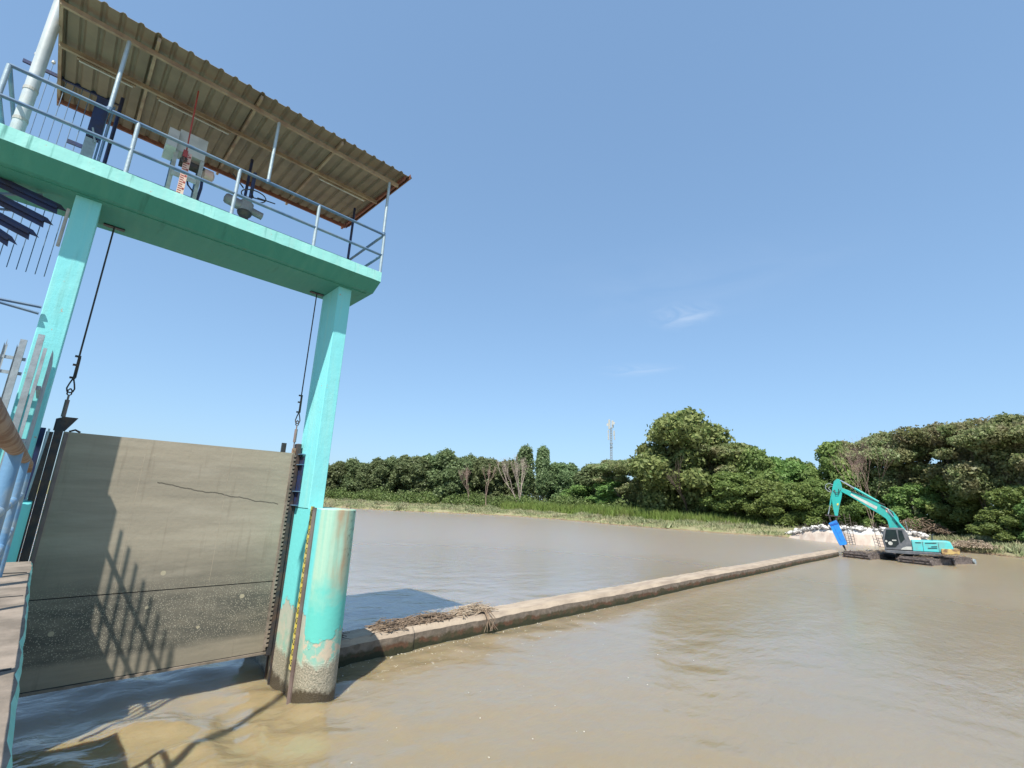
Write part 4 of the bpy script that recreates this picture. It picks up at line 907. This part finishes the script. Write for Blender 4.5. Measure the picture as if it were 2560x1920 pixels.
pz([(3.34, 1.45), (4.62, 1.50), (4.58, 1.08), (3.34, .95)], -1.5, .6, 'counterweight_box', T_ylw, None, .04)
MB().lathe([(.75, 0), (.8, .2), (.65, .5)], W(.75, 0, .25), n=20).build('slew_ring', M_black, t_, smooth=True)
def pont(u0, v0, wid, ln_, nm):
    a_ = Vector((.42, .91)).normalized(); b_2 = Vector((-a_.y, a_.x))
    def L_(s, w_, z): return W(u0+a_.x*s+b_2.x*w_, v0+a_.y*s+b_2.y*w_, z)
    pr = [(0.0, .12), (.05, .36), (.45, .46), (ln_-.45, .46), (ln_-.05, .35), (ln_, .0), (ln_-.6, -.5), (.5, -.5)]
    p_ = MB().prism(pr, lambda p: L_(p[0], 0, p[1]), lambda p: L_(p[0], wid, p[1])).build('pontoon', T_mud, t_, .03)
    rg = random.Random(nm); q = MB()
    for i in range(int(ln_/.38)):
        s_ = .35+i*.38; q.bar(L_(s_, -.05, .50+rg.uniform(-.02, .03)), L_(s_, wid+.05, .50+rg.uniform(-.02, .03)), .12, .10)
    for z_, s_ in ((.42, .0), (.18, -.04), (-.02, .02)): q.bar(L_(s_, -.05, z_), L_(s_, wid+.05, z_), .12, .12)
    q.build('track_cleats', T_mud, p_)
    for w_ in (.25, wid/2, wid-.25): MB().box(0, 0, 0, 0, 0, 0) if False else MB().bar(L_(-.02, w_, .1), L_(-.1, w_, .4), .14, .14).build('chain', M_steel, p_)
    for s_ in (.1, ln_*.5, ln_-.1): MB().lathe([(.24, 0), (.24, .12)], L_(s_, -.06, .22), (ru*b_2.x+hv*b_2.y)*-1, 12).build('sprocket', M_galv if s_ > ln_-1 else T_mud, p_, smooth=True)
    sticks_ = MB()
    for i in range(70):
        p = L_(rg.uniform(.2, ln_-.4), rg.uniform(0, wid), .55+rg.uniform(0, .14)); d = Vector((rg.uniform(-1, 1), rg.uniform(-1, 1), rg.uniform(-.3, .35)))*.3
        sticks_.tube([p-d, p+d], .018, 4)
    tag(sticks_.build('caught_debris', M_log if nm == 2 else M_wood, p_, fix=False), kind='stuff')
pont(2.33, -3.0, 2.35, 8.6, 1); pont(-2.1, -2.3, 2.3, 8.6, 2)
MB().bar(W(.5, -1.2, .35), W(3.0, 1.5, .35), .4, .3).bar(W(-1.3, .2, .35), W(2.0, 3.5, .35), .4, .3).build('cross_beam', M_black, t_)
place(t_, tuple(E0))

# ------------------------------------------------------------------ broken concrete abutment, ladders, rubble
m, t, b = newmat('old_concrete'); k = NB(t)
x, y, z = k.xyz()
c = k.mix(k.ramp(k.noise((1, 1, .6), .8, 6), .4, .6), (.42, .33, .27), (.52, .45, .38))
c = k.mix(step(k.math('ADD', z, k.math('MULTIPLY', k.noise((1, 1, 1), .9, 5), .9)), 1.95, .12), c, (.50, .49, .47))
k.l(c, b.inputs['Base Color']); b.inputs['Roughness'].default_value = .9; k.bump(k.noise((1, 1, 1), 3, 6), .5, .1, b); M_old = m
M_rub = simple('white_rubble', (.62, .60, .57), (.26, .25, .24), .9, 0, 2.2, .5, .62, .4)
path = [(85.6, 17.3, .15), (84.4, 15.4, .55), (82.2, 13, 1.25), (80.6, 10, 1.7), (79.6, 7, 1.85), (79.4, 4, 1.9), (80.2, .5, 1.8), (82.2, -2.5, 1.2)]
pp = []
for a, b2 in zip(path, path[1:]): pp += [lin(a, b2, i/8) for i in range(8)]
pp.append(path[-1]); vs = []; rg = random.Random(9)
for i, (x_, y_, h_) in enumerate(pp):
    a = Vector(pp[max(i-1, 0)][:2]); b2 = Vector(pp[min(i+1, len(pp)-1)][:2]); d = (b2-a).normalized(); nrm = Vector((-d.y, d.x))*-1
    if nrm.x < 0: nrm = -nrm
    o_ = Vector((x_, y_)); j = rg.uniform(-.12, .12)
    for s_, z_ in ((-.1, -.8), (0, .0), (.5, h_*.75), (.8, h_+j), (1.6, h_+.35+j), (2.8, h_+.3), (4, .3)):
        q_ = o_+nrm*s_; vs.append((q_.x, q_.y, z_))
n = len(pp); fs = [(i*7+a, i*7+a+1, (i+1)*7+a+1, (i+1)*7+a) for i in range(n-1) for a in range(6)]+[tuple(range(7)), tuple((n-1)*7+a for a in range(7))]
tag(MB().add(vs, fs).build('broken_abutment', M_old), 'broken pale concrete abutment sloping into the water behind the blue hammer', 'abutment')
q = MB(); rg = random.Random(12)
def rock(q, c, s, rg):
    n = 7; vs = []
    for j, (zz_, rr_) in enumerate(((-.5, .6), (0, 1), (.45, .65))):
        vs += [(c[0]+s*rr_*math.cos(2*math.pi*i/n+j)*rg.uniform(.7, 1.2), c[1]+s*rr_*math.sin(2*math.pi*i/n+j)*rg.uniform(.7, 1.2), c[2]+s*zz_*rg.uniform(.6, 1.2)) for i in range(n)]
    fs = [(j*n+i, j*n+(i+1) % n, (j+1)*n+(i+1) % n, (j+1)*n+i) for j in range(2) for i in range(n)]+[tuple(range(n))[::-1], tuple(2*n+i for i in range(n))]
    q.add(vs, fs)
for i in range(520):
    a = pp[rg.randrange(4, n-2)]; rock(q, (a[0]+rg.uniform(.7, 3.), a[1]+rg.uniform(-.5, .5), a[2]+.28+rg.uniform(-.25, .5)*rg.random()), rg.choice((.08, .10, .13, .17, .24, .40))*rg.uniform(.8, 1.2), rg)
tag(q.build('white_rubble', M_rub), 'heap of broken white concrete rubble on top of the abutment', 'rubble', kind='stuff')
qf = MB(); rf_ = random.Random(77)
for i in range(130):
    if i < 90: x_ = .3+rf_.random()**1.6*14; y_ = weir_y(x_)-.06-abs(rf_.gauss(0, .10))
    else: x_ = rf_.uniform(-1.2, 9); y_ = rf_.uniform(-4.5, 1.0)
    if x_ < .2 and abs(y_-.5) < 1.2: continue
    rock(qf, (x_, y_, .012), rf_.choice((.006, .009, .015)) if i >= 90 else rf_.choice((.008, .012, .02)), rf_)
tag(qf.build('foam_flecks', simple('foam', (.62, .58, .48), (.5, .46, .36), .8), fix=False), 'small pale foam flecks drifting beside the weir', 'foam', kind='stuff')
q = MB()
for i in range(90):
    a = pp[rg.randrange(8, n-2)]; p = Vector((a[0]+rg.uniform(.7, 2.5), a[1], a[2]+.3)); d = Vector((rg.uniform(-.5, .5), rg.uniform(-.6, .6), rg.uniform(.5, 1.1)))
    q.tube([p, p+d*.5+Vector((0, rg.uniform(-.15, .15), 0)), p+d], .025, 4)
tag(q.build('rebar_tangle', M_rebar, fix=False), 'tangle of bent reinforcing bars sticking out of the white rubble', 'rebar', kind='stuff')
for (y_, x_, lab, h_) in ((6.0, 78.9, 'leaning steel ladder on the abutment right of the blue hammer', 4.2), (2.6, 78.6, 'thin steel ladder on the abutment just left of the excavator cab', 2.2)):
    t_ = thing('ladder', lab, 'ladder')
    for s_ in (-.33, .33): MB().bar((x_, y_+s_, -.2), (x_+.9, y_+s_+.5, h_), .06, .06).build('side_rail', M_rebar, t_)
    for i in range(int(h_/.36)):
        f = (i+.6)/(h_/.36+.6); MB().bar((x_+.9*f, y_-.33+.5*f, -.2+(h_+.2)*f), (x_+.9*f, y_+.33+.5*f, -.2+(h_+.2)*f), .05, .05).build('rung', M_rebar, t_)
    place(t_, (x_, y_, 0))
# debris and rocks on the bank
sticks('dead_brush_heap', 'brown heap of dead branches on the bank right of the excavator', 82.5, -6.3, .75, 1.8, 2.2, .9, 420, 71, M_log, (.6, 2.2), .035, cat='brush')
sticks('dead_brush_heap', 'dark tangle of fallen branches under the trees behind the excavator', 96.0, .5, 2.0, 2.5, 4.0, 2.2, 420, 72, M_wood, (.6, 3), .05, cat='brush')
q = MB(); rg = random.Random(33)
for i in range(5): rock(q, (84.0+rg.uniform(-.8, .8), 87.2+rg.uniform(-1.4, 1.4), .35), .55, rg)
tag(q.build('shore_rock_pile', M_old), 'small pale rock pile at the water edge below the white bare tree', 'rocks')
t_ = thing('upturned_boat', 'small white boat lying in the grass at the right edge of the view', 'boat')
hull = MB(); vs = []; ns = 9
for i in range(ns):
    f = i/(ns-1); w_ = .65*math.sin(math.pi*min(1, f*.9+.1))**.6; y_ = -1.8+3.6*f
    vs += [(-w_, y_, 0), (-w_*.75, y_, .42), (0, y_, .58), (w_*.75, y_, .42), (w_, y_, 0)]
hull.add(vs, [(i*5+a, i*5+a+1, (i+1)*5+a+1, (i+1)*5+a) for i in range(ns-1) for a in range(4)]+[tuple(range(5)), tuple((ns-1)*5+a for a in range(5))]).build('hull', M_white, t_, smooth=True)
MB().box(-.03, .03, -1.7, 1.7, .57, .64).build('keel', T_ex, t_)
t_.location = (85.2, -12.6, 1.1); t_.rotation_euler.z = 1.2
